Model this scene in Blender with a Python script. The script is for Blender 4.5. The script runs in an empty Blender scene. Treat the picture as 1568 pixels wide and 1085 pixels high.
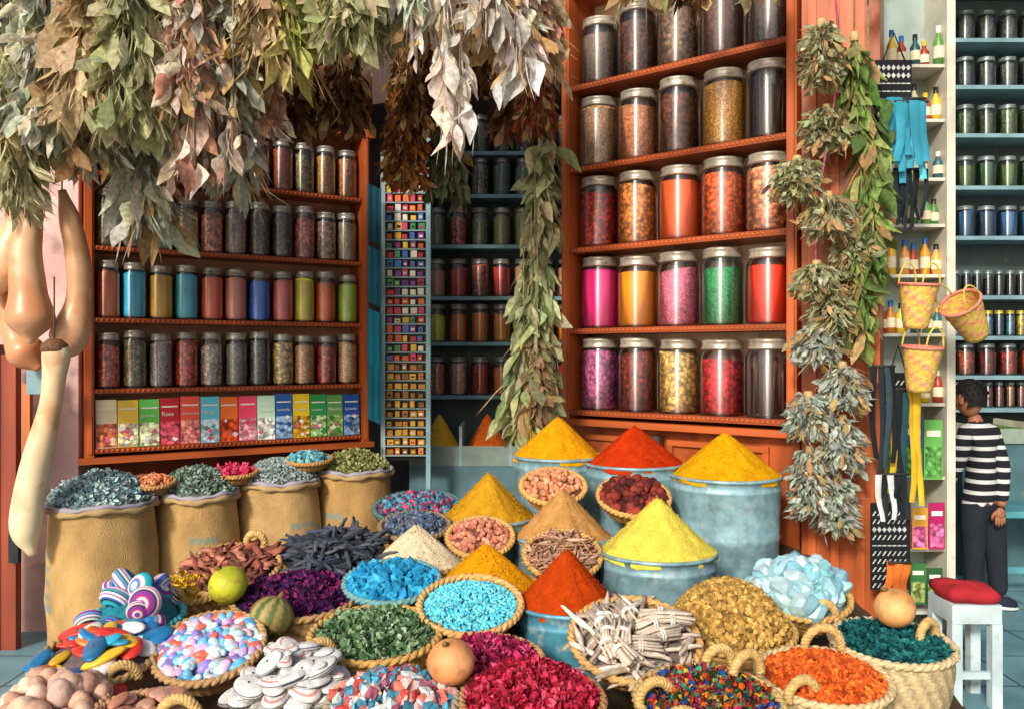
import bpy, math, numpy as np
from mathutils import Vector, Matrix
rng = np.random.default_rng(11)
scene = bpy.context.scene
PI = math.pi

# ------------------------------------------------------------------ colour
def hx(s, g=1.0):
    s = s.lstrip('#')
    c = np.array([int(s[i:i+2], 16)/255 for i in (0, 2, 4)])
    c = np.where(c <= .04045, c/12.92, ((c+.055)/1.055)**2.4)
    return c*g
def pal(*a, g=1.): return np.array([hx(s, g) for s in a])

# ------------------------------------------------------------------ materials
MATS = {}
def mk(name, rough=.75, metal=0., nscale=20., namt=.25, bscale=80., bstr=.3, bdist=.004, vor=0., vamt=.5,
       spec=.3, stretch=(1, 1, 1), trans=0., stripes=None, coat=0., spots=None, crev=.45):
    m = bpy.data.materials.new(name); m.use_nodes = True
    nt = m.node_tree; N = nt.nodes; L = nt.links
    b = N['Principled BSDF']; out = N['Material Output']
    b.inputs['Roughness'].default_value = rough; b.inputs['Metallic'].default_value = metal
    b.inputs['Specular IOR Level'].default_value = spec
    b.inputs['Coat Weight'].default_value = coat
    tc = N.new('ShaderNodeTexCoord'); oi = N.new('ShaderNodeObjectInfo')
    ad = N.new('ShaderNodeVectorMath'); ad.operation = 'MULTIPLY_ADD'
    cmb = N.new('ShaderNodeCombineXYZ')
    for i in range(3): L.new(oi.outputs['Random'], cmb.inputs[i])
    L.new(cmb.outputs[0], ad.inputs[0]); ad.inputs[1].default_value = (17, 9, 13); L.new(tc.outputs['Object'], ad.inputs[2])
    mp = N.new('ShaderNodeMapping'); mp.inputs['Scale'].default_value = stretch
    L.new(ad.outputs[0], mp.inputs[0])
    at = N.new('ShaderNodeAttribute'); at.attribute_name = 'Col'
    no = N.new('ShaderNodeTexNoise'); no.inputs['Scale'].default_value = nscale; no.inputs['Detail'].default_value = 3
    L.new(mp.outputs[0], no.inputs['Vector'])
    mr = N.new('ShaderNodeMapRange'); mr.inputs[1].default_value = .3; mr.inputs[2].default_value = .7
    mr.inputs[3].default_value = 1-namt; mr.inputs[4].default_value = 1+namt
    L.new(no.outputs[0], mr.inputs[0])
    mu = N.new('ShaderNodeVectorMath'); mu.operation = 'SCALE'
    L.new(at.outputs['Color'], mu.inputs[0]); L.new(mr.outputs[0], mu.inputs['Scale'])
    colout = mu.outputs[0]
    n2 = N.new('ShaderNodeTexNoise'); n2.inputs['Scale'].default_value = bscale; n2.inputs['Detail'].default_value = 1.5
    L.new(mp.outputs[0], n2.inputs['Vector'])
    h = n2.outputs[0]
    if spots:
        n3 = N.new('ShaderNodeTexNoise'); n3.inputs['Scale'].default_value = spots[0]; n3.inputs['Detail'].default_value = 4
        L.new(mp.outputs[0], n3.inputs['Vector'])
        r3 = N.new('ShaderNodeMapRange'); r3.inputs[1].default_value = spots[2]; r3.inputs[2].default_value = spots[2]+.12; r3.inputs[4].default_value = spots[3]
        L.new(n3.outputs[0], r3.inputs[0])
        mx3 = N.new('ShaderNodeMix'); mx3.data_type = 'RGBA'; L.new(r3.outputs[0], mx3.inputs[0]); L.new(colout, mx3.inputs[6]); mx3.inputs[7].default_value = (*spots[1], 1)
        colout = mx3.outputs[2]
    if vor:
        vo = N.new('ShaderNodeTexVoronoi'); vo.inputs['Scale'].default_value = vor
        L.new(mp.outputs[0], vo.inputs['Vector'])
        sp = N.new('ShaderNodeSeparateColor'); L.new(vo.outputs['Color'], sp.inputs[0])
        m2 = N.new('ShaderNodeMapRange'); m2.inputs[3].default_value = 1-vamt; m2.inputs[4].default_value = 1+vamt
        L.new(sp.outputs[0], m2.inputs[0])
        s2 = N.new('ShaderNodeVectorMath'); s2.operation = 'SCALE'
        L.new(colout, s2.inputs[0]); L.new(m2.outputs[0], s2.inputs['Scale'])
        m3 = N.new('ShaderNodeMapRange'); m3.inputs[1].default_value = .4; m3.inputs[2].default_value = .8
        m3.inputs[3].default_value = 1.; m3.inputs[4].default_value = crev  # crevice shade between grains, put into the colour
        L.new(vo.outputs['Distance'], m3.inputs[0])
        s3 = N.new('ShaderNodeVectorMath'); s3.operation = 'SCALE'
        L.new(s2.outputs[0], s3.inputs[0]); L.new(m3.outputs[0], s3.inputs['Scale'])
        colout = s3.outputs[0]
        iv = N.new('ShaderNodeMath'); iv.operation = 'SUBTRACT'; iv.inputs[0].default_value = 1
        L.new(vo.outputs['Distance'], iv.inputs[1]); h = iv.outputs[0]
    if stripes:
        sx = N.new('ShaderNodeSeparateXYZ'); L.new(tc.outputs['Object'], sx.inputs[0])
        f = N.new('ShaderNodeMath'); f.operation = 'MULTIPLY'; f.inputs[1].default_value = stripes[0]; L.new(sx.outputs[2], f.inputs[0])
        fr = N.new('ShaderNodeMath'); fr.operation = 'FRACT'; L.new(f.outputs[0], fr.inputs[0])
        gt = N.new('ShaderNodeMath'); gt.operation = 'GREATER_THAN'; gt.inputs[1].default_value = .66; L.new(fr.outputs[0], gt.inputs[0])
        mx = N.new('ShaderNodeMix'); mx.data_type = 'RGBA'
        L.new(gt.outputs[0], mx.inputs[0]); mx.inputs[6].default_value = stripes[1]; mx.inputs[7].default_value = stripes[2]
        colout = mx.outputs[2]
    L.new(colout, b.inputs['Base Color'])
    bp = N.new('ShaderNodeBump'); bp.inputs['Strength'].default_value = bstr; bp.inputs['Distance'].default_value = bdist
    L.new(h, bp.inputs['Height']); L.new(bp.outputs[0], b.inputs['Normal'])
    if trans:
        t = N.new('ShaderNodeBsdfTranslucent'); L.new(colout, t.inputs[0])
        ms = N.new('ShaderNodeMixShader'); ms.inputs[0].default_value = trans
        L.new(b.outputs[0], ms.inputs[1]); L.new(t.outputs[0], ms.inputs[2]); L.new(ms.outputs[0], out.inputs[0])
    MATS[name] = m; return m
mk('powder', .98, nscale=22, namt=.14, vor=260, vamt=.12, bstr=.6, bdist=.004, spec=.05, crev=.8)
mk('jar_powder', .8, nscale=9, namt=.14, bscale=120, bstr=.3, spec=.2)
mk('grain_fine', .8, nscale=10, namt=.15, vor=130, vamt=.4, bstr=.6, bdist=.003)
mk('grain_coarse', .75, nscale=10, namt=.2, vor=56, vamt=.6, bstr=.8, bdist=.006)
mk('solid', .75, nscale=40, namt=.25, bscale=150, bstr=.4)
mk('rocky', .75, nscale=60, namt=.3, bscale=130, bstr=.8, bdist=.004)
mk('crystal', .2, nscale=20, namt=.12, bscale=60, bstr=.5, spec=.6, trans=.3)
mk('shiny', .35, nscale=30, namt=.18, bscale=60, bstr=.2, spec=.45)
mk('leafy', .75, nscale=45, namt=.35, bscale=90, bstr=.5, trans=.38, spec=.15)
mk('petaly', .85, nscale=90, namt=.35, bscale=160, bstr=.6, trans=.12, spec=.15)
mk('wicker', .7, nscale=60, namt=.3, bscale=220, bstr=.6, bdist=.003, stretch=(1, 1, 2.5))
mk('wood', .45, nscale=9, namt=.40, bscale=40, bstr=.35, bdist=.004, stretch=(1, 1, .14), coat=.12)
mk('wood_h', .5, nscale=9, namt=.38, bscale=40, bstr=.35, bdist=.004, stretch=(.14, 1, 1), coat=.12)
mk('plaster', .9, nscale=3, namt=.25, bscale=25, bstr=.5, bdist=.01, spots=(5, (.20, .13, .13), .56, .6))
mk('burlap', .95, nscale=7, namt=.3, bscale=260, bstr=1., bdist=.007, stretch=(1, 1, .6))
mk('tin', .5, .2, nscale=20, namt=.3, bscale=14, bstr=.35, bdist=.01, spec=.5, spots=(26, (.42, .52, .52), .54, .6))
mk('metal_lid', .35, .5, nscale=20, namt=.3, bscale=60, bstr=.1, spots=(30, (.12, .07, .04), .58, .6))
mk('cloth', .9, nscale=8, namt=.2, bscale=200, bstr=.4)
mk('gourd', .36, nscale=5, namt=.18, bscale=10, bstr=.25, bdist=.01, spec=.45, spots=(5, (.50, .20, .08), .48, .65))
mk('fruit', .5, nscale=9, namt=.2, bscale=60, bstr=.4, bdist=.004, spots=(30, (.30, .14, .05), .54, .55))
mk('skin', .55, nscale=10, namt=.06, bscale=200, bstr=.1)
mk('shirt', .9, bscale=200, stripes=(15.5, (.010, .011, .015, 1), (.6, .6, .58, 1)))
mk('card', .45, nscale=5, namt=.06, bscale=10, bstr=.02, spec=.4)
mk('card_print', .5, nscale=40, namt=.2, vor=45, vamt=.7, bstr=0.02)
mk('paint', .5, nscale=6, namt=.22, bscale=40, bstr=.2, spots=(14, (.22, .20, .17), .62, .5))

def glass_mat():
    m = bpy.data.materials.new('jar_glass'); m.use_nodes = True
    nt = m.node_tree; N = nt.nodes; L = nt.links; N.remove(N['Principled BSDF']); out = N['Material Output']
    tr = N.new('ShaderNodeBsdfTransparent'); tr.inputs[0].default_value = (.98, .99, .985, 1)
    # upright streaks built into the gloss, standing in for window reflections
    g1 = N.new('ShaderNodeBsdfAnisotropic'); g1.inputs['Roughness'].default_value = .33; g1.inputs['Anisotropy'].default_value = .68
    tg = N.new('ShaderNodeTangent'); tg.direction_type = 'RADIAL'; tg.axis = 'Z'; L.new(tg.outputs[0], g1.inputs['Tangent'])
    fr = N.new('ShaderNodeFresnel'); fr.inputs[0].default_value = 1.5
    ma = N.new('ShaderNodeMath'); ma.operation = 'MULTIPLY_ADD'; ma.inputs[1].default_value = .8; ma.inputs[2].default_value = .15
    L.new(fr.outputs[0], ma.inputs[0])
    ms = N.new('ShaderNodeMixShader'); L.new(ma.outputs[0], ms.inputs[0]); L.new(tr.outputs[0], ms.inputs[1]); L.new(g1.outputs[0], ms.inputs[2])
    L.new(ms.outputs[0], out.inputs[0]); MATS['jar_glass'] = m
glass_mat()

# ------------------------------------------------------------------ mesh builder
class MB:
    def __init__(s): s.V = []; s.F = []; s.C = []; s.M = []; s.S = []; s.n = 0; s.mats = []
    def mi(s, m):
        if m not in s.mats: s.mats.append(m)
        return s.mats.index(m)
    def add(s, v, f, c, mat='solid', smooth=True):
        v = np.asarray(v, float); f = np.asarray(f, int)
        c = np.asarray(c, float)
        if c.ndim == 1: c = np.tile(c, (len(v), 1))
        s.V.append(v); s.C.append(c)
        s.F.append((f+s.n).tolist())
        i = s.mi(mat); s.M += [i]*len(f); s.S += [smooth]*len(f); s.n += len(v)
    def obj(s, name, loc=(0, 0, 0), rot=(0, 0, 0), parent=None):
        me = bpy.data.meshes.new(name)
        V = np.concatenate(s.V); C = np.concatenate(s.C)
        F = [t for l in s.F for t in l]
        me.from_pydata(V.tolist(), [], F)
        ca = me.color_attributes.new('Col', 'FLOAT_COLOR', 'POINT')
        ca.data.foreach_set('color', np.hstack([np.clip(C, 0, .9), np.ones((len(C), 1))]).ravel())
        for m in s.mats: me.materials.append(MATS[m])
        me.polygons.foreach_set('material_index', s.M)
        me.polygons.foreach_set('use_smooth', s.S)
        me.update()
        o = bpy.data.objects.new(name, me); scene.collection.objects.link(o)
        o.location = loc; o.rotation_euler = rot
        if parent: o.parent = parent
        return o
    def box(s, lo, hi, c, mat='wood', bev=0):
        x0, y0, z0 = lo; x1, y1, z1 = hi
        v = [(x0,y0,z0),(x1,y0,z0),(x1,y1,z0),(x0,y1,z0),(x0,y0,z1),(x1,y0,z1),(x1,y1,z1),(x0,y1,z1)]
        f = [(0,3,2,1),(4,5,6,7),(0,1,5,4),(1,2,6,5),(2,3,7,6),(3,0,4,7)]
        s.add(v, f, c, mat, False)
    def lathe(s, prof, n, c, mat='solid', center=(0, 0, 0), wob=None, smooth=True, cols=None):
        prof = np.array(prof, float); m = len(prof)
        a = np.linspace(0, 2*PI, n, endpoint=False)
        A, R = np.meshgrid(a, prof[:, 0]); _, Z = np.meshgrid(a, prof[:, 1])
        if wob is not None: R, Z = wob(A, R, Z)
        v = np.stack([R*np.cos(A), R*np.sin(A), Z], -1).reshape(-1, 3)+np.array(center)
        i, j = np.meshgrid(np.arange(m-1), np.arange(n), indexing='ij'); j2 = (j+1) % n
        f = np.stack([i*n+j, i*n+j2, (i+1)*n+j2, (i+1)*n+j], -1).reshape(-1, 4)
        cc = cols(A, R, Z).reshape(-1, 3) if cols is not None else c
        s.add(v, f, cc, mat, smooth)
    def tube(s, path, rad, c, mat='solid', n=8, cap=True):
        P = np.array(path, float); m = len(P); rad = np.broadcast_to(rad, (m,))
        T = np.gradient(P, axis=0); T /= np.linalg.norm(T, axis=1)[:, None]+1e-9
        up = np.array([0, 0, 1.]) if abs(T[0][2]) < .9 else np.array([1., 0, 0])
        u = np.cross(T[0], up); u /= np.linalg.norm(u); U = [u]
        for i in range(1, m):
            u = U[-1]-T[i]*np.dot(U[-1], T[i]); u /= np.linalg.norm(u)+1e-9; U.append(u)
        U = np.array(U); W = np.cross(T, U)
        a = np.linspace(0, 2*PI, n, endpoint=False)
        v = P[:, None]+rad[:, None, None]*(np.cos(a)[None, :, None]*U[:, None]+np.sin(a)[None, :, None]*W[:, None])
        c = np.asarray(c)
        if cap:
            v = np.concatenate([np.repeat(P[:1, None], n, 1)-T[0]*rad[0]*.3, v, np.repeat(P[-1:, None], n, 1)+T[-1]*rad[-1]*.3]); m += 2
            if c.ndim == 2: c = np.vstack([c[:1], c, c[-1:]])
        if c.ndim == 2: c = np.repeat(c, n, 0)
        i, j = np.meshgrid(np.arange(m-1), np.arange(n), indexing='ij'); j2 = (j+1) % n
        f = np.stack([i*n+j, i*n+j2, (i+1)*n+j2, (i+1)*n+j], -1).reshape(-1, 4)
        s.add(v.reshape(-1, 3), f, c, mat)
    def scatter(s, tpl, pos, R, sc, cols, mat='solid', smooth=True):
        if len(pos) == 0: return
        tv, tf = tpl[0], tpl[1]; n = len(pos); k = len(tv)
        sc = np.asarray(sc, float)
        if sc.ndim == 1: sc = sc[:, None]*np.ones((1, 3))
        v = tv[None]*sc[:, None, :]
        v = np.einsum('nij,nkj->nki', R, v)+np.asarray(pos)[:, None]
        f = (np.asarray(tf)[None]+(np.arange(n)*k)[:, None, None]).reshape(-1, len(tf[0]))
        if len(tpl) > 2: c = np.tile(tpl[2], (n, 1))
        else: c = np.repeat(cols, k, 0)
        s.add(v.reshape(-1, 3), f, c, mat, smooth)

# ------------------------------------------------------------------ templates
def ico(sub):
    import bmesh
    bm = bmesh.new(); bmesh.ops.create_icosphere(bm, subdivisions=sub, radius=1)
    v = np.array([p.co[:] for p in bm.verts]); f = np.array([[q.index for q in t.verts] for t in bm.faces]); bm.free(); return v, f
ICO1 = ico(1); ICO2 = ico(2)
def jit(t, a):
    v = t[0]*(1+rng.uniform(-a, a, (len(t[0]), 1))); return v, t[1]
CHUNKS = [jit(ICO1, .35) for _ in range(4)]
CRYST = [jit(ICO2, .16) for _ in range(3)]
def leaf_t(curl, fold=.25, twist=0., seg=6, shape=.8, pinch=1., side=0.):
    v = []; f = []
    for i in range(seg+1):
        t = i/seg; w = math.sin(PI*min(1, t**shape))**pinch*.5+.03
        y = curl*t*t; z = -t if abs(curl) < .9 else -math.sin(t*1.6)/1.6*1.3
        for sx in (-1, 0, 1):
            p = np.array([sx*w, (abs(sx)*fold*w), 0]); a = twist*t
            v.append((p[0]*math.cos(a)-p[1]*math.sin(a)+side*math.sin(t*4), p[0]*math.sin(a)+p[1]*math.cos(a)+y, z))
    for i in range(seg):
        for j in (0, 1):
            a = i*3+j; f.append((a, a+1, a+4, a+3))
    return np.array(v), np.array(f)
LEAVES = [leaf_t(.25, .5, .8, pinch=1.4), leaf_t(-.5, .9, -1, pinch=1.3, side=.3), leaf_t(.5, .6, 1.8, pinch=1.2), leaf_t(.1, 1.1, -1.6, pinch=1.5, side=-.4), leaf_t(-.3, .7, 2.6, pinch=1.3), leaf_t(.8, 1.3, .5, pinch=1.2, side=.3)]
STRANDS = [leaf_t(.15, 0, 0, 4, 1, .3, 1.5), leaf_t(-.3, 0, 0, 4, 1, .3, -3), leaf_t(.4, 0, 1, 4, 1, .3, 2)]
PETALS = [leaf_t(.5, .9, 0, 3), leaf_t(1., .6, .8, 3), leaf_t(-.6, 1.2, -.5, 3), leaf_t(.8, -.8, .5, 3)]
def stick_t(bend=.1, n=6, m=4):
    b = MB(); t = np.linspace(-.5, .5, m)
    b.tube(np.stack([t, bend*np.sin(t*5), bend*t*t*2], 1), .5*np.ones(m), (1, 1, 1), n=n)
    return np.concatenate(b.V), np.array([q for l in b.F for q in l])
STICKS = [stick_t(.0), stick_t(.4), stick_t(-.6)]
def ringed(cols, flat=1., n=14, power=1.):
    b = MB(); m = len(cols); th = np.linspace(0.02, PI-.02, m)
    pr = [(math.sin(t)**power, math.cos(t)*flat) for t in th]
    b.lathe(pr, n, (1, 1, 1)); c = np.repeat(np.array(cols), n, 0)
    return np.concatenate(b.V), np.array([q for l in b.F for q in l]), c

def rmat(n, full=True, tilt=.5):
    a = rng.uniform(0, 2*PI, n)
    if full: b = rng.uniform(0, PI, n); c = rng.uniform(0, 2*PI, n)
    else: b = rng.normal(0, tilt, n); c = rng.normal(0, tilt, n)
    ca, sa, cb, sb, cc, sc = np.cos(a), np.sin(a), np.cos(b), np.sin(b), np.cos(c), np.sin(c)
    Z = np.zeros(n); O = np.ones(n)
    Rz = np.stack([ca, -sa, Z, sa, ca, Z, Z, Z, O], -1).reshape(n, 3, 3)
    Ry = np.stack([cb, Z, sb, Z, O, Z, -sb, Z, cb], -1).reshape(n, 3, 3)
    Rx = np.stack([O, Z, Z, Z, cc, -sc, Z, sc, cc], -1).reshape(n, 3, 3)
    if full: return Rz@Ry@Rx
    return Ry@Rx@Rz
def dirmat(d):
    n = len(d); d = d/(np.linalg.norm(d, axis=1)[:, None]+1e-9)
    a = rng.normal(0, 1, (n, 3)); b = np.cross(d, a); b /= np.linalg.norm(b, axis=1)[:, None]; c = np.cross(-d, b)
    return np.stack([b, c, -d], -1)
def pick(p, n, j=.2, w=None):
    c = p[rng.choice(len(p), n, p=w)]
    return c*(1+rng.uniform(-j, j, (n, 1)))*(1+rng.uniform(-j*.3, j*.3, (n, 3)))

# ------------------------------------------------------------------ heaps
def heap(b, R, hm, kind, P, n, size, z0=0., sq=1.):
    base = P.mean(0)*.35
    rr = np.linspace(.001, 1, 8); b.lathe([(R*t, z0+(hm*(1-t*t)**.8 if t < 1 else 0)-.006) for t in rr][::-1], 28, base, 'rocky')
    rho = np.sqrt(rng.uniform(0, 1, n))*R*.97; th = rng.uniform(0, 2*PI, n)
    z = z0+hm*np.clip(1-(rho/R)**2, 0, 1)**.8+rng.uniform(-.3, .6, n)*size*.5
    if kind in ('pad', 'slab', 'ringball'):
        z = z0+hm*np.clip(1-(rho/R)**2, 0, 1)**.8+rng.uniform(-.1, .35, n)*size
    pos = np.stack([rho*np.cos(th), rho*np.sin(th), z], -1)
    cols = pick(P, n); s = size*rng.uniform(.7, 1.25, n)
    def parts(T, sc, R_, mat, sm=True):
        k = len(T)
        for i in range(k):
            q = slice(i, None, k)
            b.scatter(T[i], pos[q], R_[q], sc[q], cols[q], mat, sm)
    if kind == 'chunk': parts(CHUNKS, s[:, None]*np.array([[.6, .5, .4]]), rmat(n), 'rocky', False)
    elif kind == 'crystal': parts(CRYST, s[:, None]*np.array([[.6, .5, .42]]), rmat(n), 'crystal', False)
    elif kind == 'pebble': parts([ICO2], s[:, None]*np.array([[.62, .40, .32]]), rmat(n, False, .4), 'shiny')
    elif kind == 'nut': parts([ICO2], s[:, None]*np.array([[.5, .42, .4]]), rmat(n), 'solid')
    elif kind == 'petal': parts(PETALS, s[:, None]*np.array([[.9, .8, 1.]]), rmat(n), 'petaly')
    elif kind == 'leaf': parts(LEAVES, s[:, None]*np.array([[.45, .6, 1.]]), rmat(n), 'leafy')
    elif kind == 'stick': parts(STICKS, s[:, None]*np.array([[1., .14, .14]]), rmat(n, False, .2), 'solid')
    elif kind == 'bark': parts(STICKS, s[:, None]*np.array([[1., .33, .14]]), rmat(n, False, .35), 'solid')
    elif kind == 'ringball':
        Ts = []
        for _ in range(5):
            k = 22; base_c = pal('#22a8b8', '#e4e0d8', '#b02870', '#1a1a28', '#2298a8', '#3060b0', '#e4e0d8', '#803890')
            Ts.append(ringed([base_c[rng.integers(8)] for _ in range(k)], .62, 22))
        parts(Ts, s[:, None]*np.ones((1, 3))*.5, rmat(n, False, 1.), 'cloth')
    elif kind == 'pad':
        w = hx('#d6d4ce'); d = hx('#34424e'); pk = hx('#b86a60')
        Ts = [ringed([w]*6+[d, w, d]+[w]*6, .42, 20, .6), ringed([w]*3+[pk]+[w]*3+[d]+[w]*7, .42, 20, .6), ringed([w]*7+[d, d]+[w]*6, .45, 20, .6)]
        parts(Ts, s[:, None]*np.array([[.62, .42, .40]]), rmat(n, False, .2), 'solid')
    elif kind == 'slab': parts([ringed([(1, 1, 1)]*9, .26, 16, .7)[:2]], s[:, None]*np.array([[.72, .36, .5]]), rmat(n, False, .2), 'shiny')

def rope_arc(b, cx, cy, cz, R, yaw=0., th=.009, col=None, sweep=PI, lean=0.):
    col = hx('#c9a566') if col is None else col
    t = np.linspace(-.1, sweep+.1, 46)
    for ph in (0, 2*PI/3, 4*PI/3):
        rr = R+th*.8*np.cos(t*14*R/.06+ph); off = th*.8*np.sin(t*14*R/.06+ph)
        x = rr*np.cos(t); z = rr*np.sin(t)*1.15; y = off+lean*z
        P = np.stack([cx+x*math.cos(yaw)-y*math.sin(yaw), cy+x*math.sin(yaw)+y*math.cos(yaw), cz+z], 1)
        b.tube(P, th*.8, col*rng.uniform(.85, 1.1), 'wicker', 6)

def weave(b, r, rb, depth, col, deep=False, lev=None):
    lev = lev or (22 if deep else 12); n = 96
    pr = []
    for i in range(lev+1):
        t = i/lev
        q = t**(.45 if not deep else .8)
        bulge = (1+.08*math.sin(PI*t)) if deep else 1
        pr.append(((rb+(r-rb)*q)*bulge, -depth+depth*t))
    pr = [(.001, -depth)]+pr
    def wob(A, R, Z):
        lv = np.arange(len(pr))[:, None]
        if deep: R = R+.004*np.sin(A*24+lv*1.1)*(lv > 0)
        else: R = R+(.0035*np.where(lv % 2, 1, -1)+.002*np.sin(A*30+lv*PI))*(lv > 0)
        return R, Z
    def cols(A, R, Z):
        lv = np.arange(len(pr))[:, None]+0*A
        k = (.85+.25*np.sin(A*24+lv*1.1)) if deep else np.where(lv % 2, 1.05, .62)+.12*np.sin(A*30+lv*PI)
        return k[..., None]*col*(1+rng.uniform(-.1, .1, A.shape))[..., None]
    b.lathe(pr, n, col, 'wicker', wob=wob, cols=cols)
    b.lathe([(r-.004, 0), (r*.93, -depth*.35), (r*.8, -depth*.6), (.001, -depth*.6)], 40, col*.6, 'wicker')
    t = np.linspace(0, 2*PI, 97)
    for ph in (0, PI):
        rr = r+.006*np.cos(t*22+ph); P = np.stack([rr*np.cos(t), rr*np.sin(t), .006*np.sin(t*22+ph)], 1)
        b.tube(P, .0085, col*rng.uniform(.9, 1.1), 'wicker', 6, cap=False)

def basket(name, x, y, z, r, kind, P, n, size, hm=.05, tilt=.26, depth=.1, deep=False, col='#c79a55', handles=(), rb=None, yaw=0.):
    b = MB(); c = hx(col)
    weave(b, r, rb or r*(.72 if deep else .45), depth, c, deep)
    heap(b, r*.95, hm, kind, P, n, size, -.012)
    for h in handles: rope_arc(b, *h)
    return b.obj(name, (x, y, z), (tilt, 0, yaw))

def tin(name, x, y, z, r, zb, conecol, ch, pname, cc='#7fa3ab', seam=False):
    root = bpy.data.objects.new(name, None); scene.collection.objects.link(root); root.location = (x, y, z)
    b = MB(); h = z-zb
    pr = [(.001, -h), (r*.94, -h), (r*.95, -h+.01)]
    if seam: pr += [(r*.96, -h*.55), (r*.99, -h*.53), (r*.97, -h*.50)]
    pr += [(r*.985, -.06), (r, -.055), (r, -.045), (r*.985, -.04), (r*.99, -.008), (r*1.02, -.006), (r*1.025, .004), (r*1.0, .008), (r*.975, .0), (r*.97, -.03), (.001, -.03)]
    base = hx(cc)
    p_ = rng.uniform(0, 6)
    def wob(A, R, Z): return R*(1+.006*np.sin(A*3+p_)+.004*np.sin(A*7+Z*20)), Z
    def cols(A, R, Z):
        sc = (np.sin(A*3+Z*9)+np.sin(A*7.3+Z*31)+rng.normal(0, .5, A.shape))*.06
        return (1+sc)[..., None]*base
    b.lathe(pr, 64, base, 'tin', cols=cols, wob=wob)
    b.obj(name+'_body', parent=root)
    pile(name+'_pile', r*.985, ch, conecol, root)
    return root
def pile(name, r, ch, col, parent=None, loc=(0, 0, 0)):
    b = MB(); P = []
    m = 40
    for i in range(m+1):
        t = i/m; q = 1-t
        P.append((max(.001, r*q**.96), ch*(t**1.1)*(1-.05*t**8)))
    p1, p2, p3 = rng.uniform(0, 6, 3)
    def wob(A, R, Z):
        t = np.clip(Z/ch, 0, 1)
        e = .022*np.sin(A*3+p1)+.014*np.sin(A*8+p2+Z*20)+.010*np.sin(A*17+p3)+.007*np.sin(A*31+Z*50)
        return R*(1+e), Z+rng.normal(0, .0014, A.shape)+.012*(1-t)*np.sin(A*2+p2)*t*2+.004*np.sin(A*5+p1)*(1-t)
    P = [(r, -.02)]+P
    c = np.asarray(col)
    def cols(A, R, Z):
        return (1+.07*np.sin(A*11+p1)*np.sin(Z*60+p2)+rng.normal(0, .06, A.shape))[..., None]*c
    b.lathe(P, 96, c, 'powder', wob=wob, cols=cols)
    n = 420; q = np.sqrt(rng.uniform(.0, 1, n)); a = rng.uniform(0, 2*PI, n)
    pos = np.stack([r*q**.96*np.cos(a), r*q**.96*np.sin(a), ch*(1-q)**1.1+.001], -1)
    b.scatter(CHUNKS[0], pos, rmat(n), rng.uniform(.0012, .0035, n), pick(np.array([c, c*.85]), n, .15), 'powder', False)
    return b.obj(name, loc, parent=parent)

# ------------------------------------------------------------------ jars
def jar(name, x, y, z, r, h, col, kind='powder', fill=.78, lid='#a9a49a', n=28, g=1.4):
    b = MB(); c = np.asarray(col)*g; mat = {'powder': 'jar_powder', 'fine': 'grain_fine', 'coarse': 'grain_coarse', 'stick': 'solid'}[kind]
    fz = h*fill
    if kind == 'stick':
        k = 26; a = rng.uniform(0, 2*PI, k); q = r*.8*np.sqrt(rng.uniform(.2, 1, k))
        for i in range(k):
            p0 = (q[i]*math.cos(a[i]), q[i]*math.sin(a[i]), .015); a2 = a[i]+rng.uniform(-.3, .3)
            b.tube([p0, (q[i]*math.cos(a2), q[i]*math.sin(a2), fz*rng.uniform(.8, 1.05))], .007, c*rng.uniform(.6, 1.5), 'solid', 5)
    else:
        ph = rng.uniform(0, 6); sl = rng.uniform(.0, .05)*h
        def wob(A, R, Z): return R, Z+np.where(Z > fz*.9, sl*np.sin(A+ph)*R/r, 0)
        b.lathe([(.001, .008), (r*.9, .01), (r*.95, .025), (r*.95, fz*.97), (r*.8, fz), (.001, fz+.01)], n, c, mat, wob=wob)
    b.lathe([(.001, .002), (r*.93, 0), (r, .015), (r, h*.76), (r*.95, h*.81), (r*.8, h*.86), (r*.78, h*.9)], n, (1, 1, 1), 'jar_glass')
    lc = hx(lid)*rng.uniform(.75, 1.1)
    b.lathe([(r*.79, h*.86), (r*.9, h*.865), (r*.92, h*.885), (r*.87, h*.9), (r*.87, h*.955), (r*.9, h*.965), (r*.88, h*.985), (r*.7, h), (.001, h)], n, lc, 'metal_lid')
    return b.obj(name, (x, y, z), (0, 0, rng.uniform(0, 6)))

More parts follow.
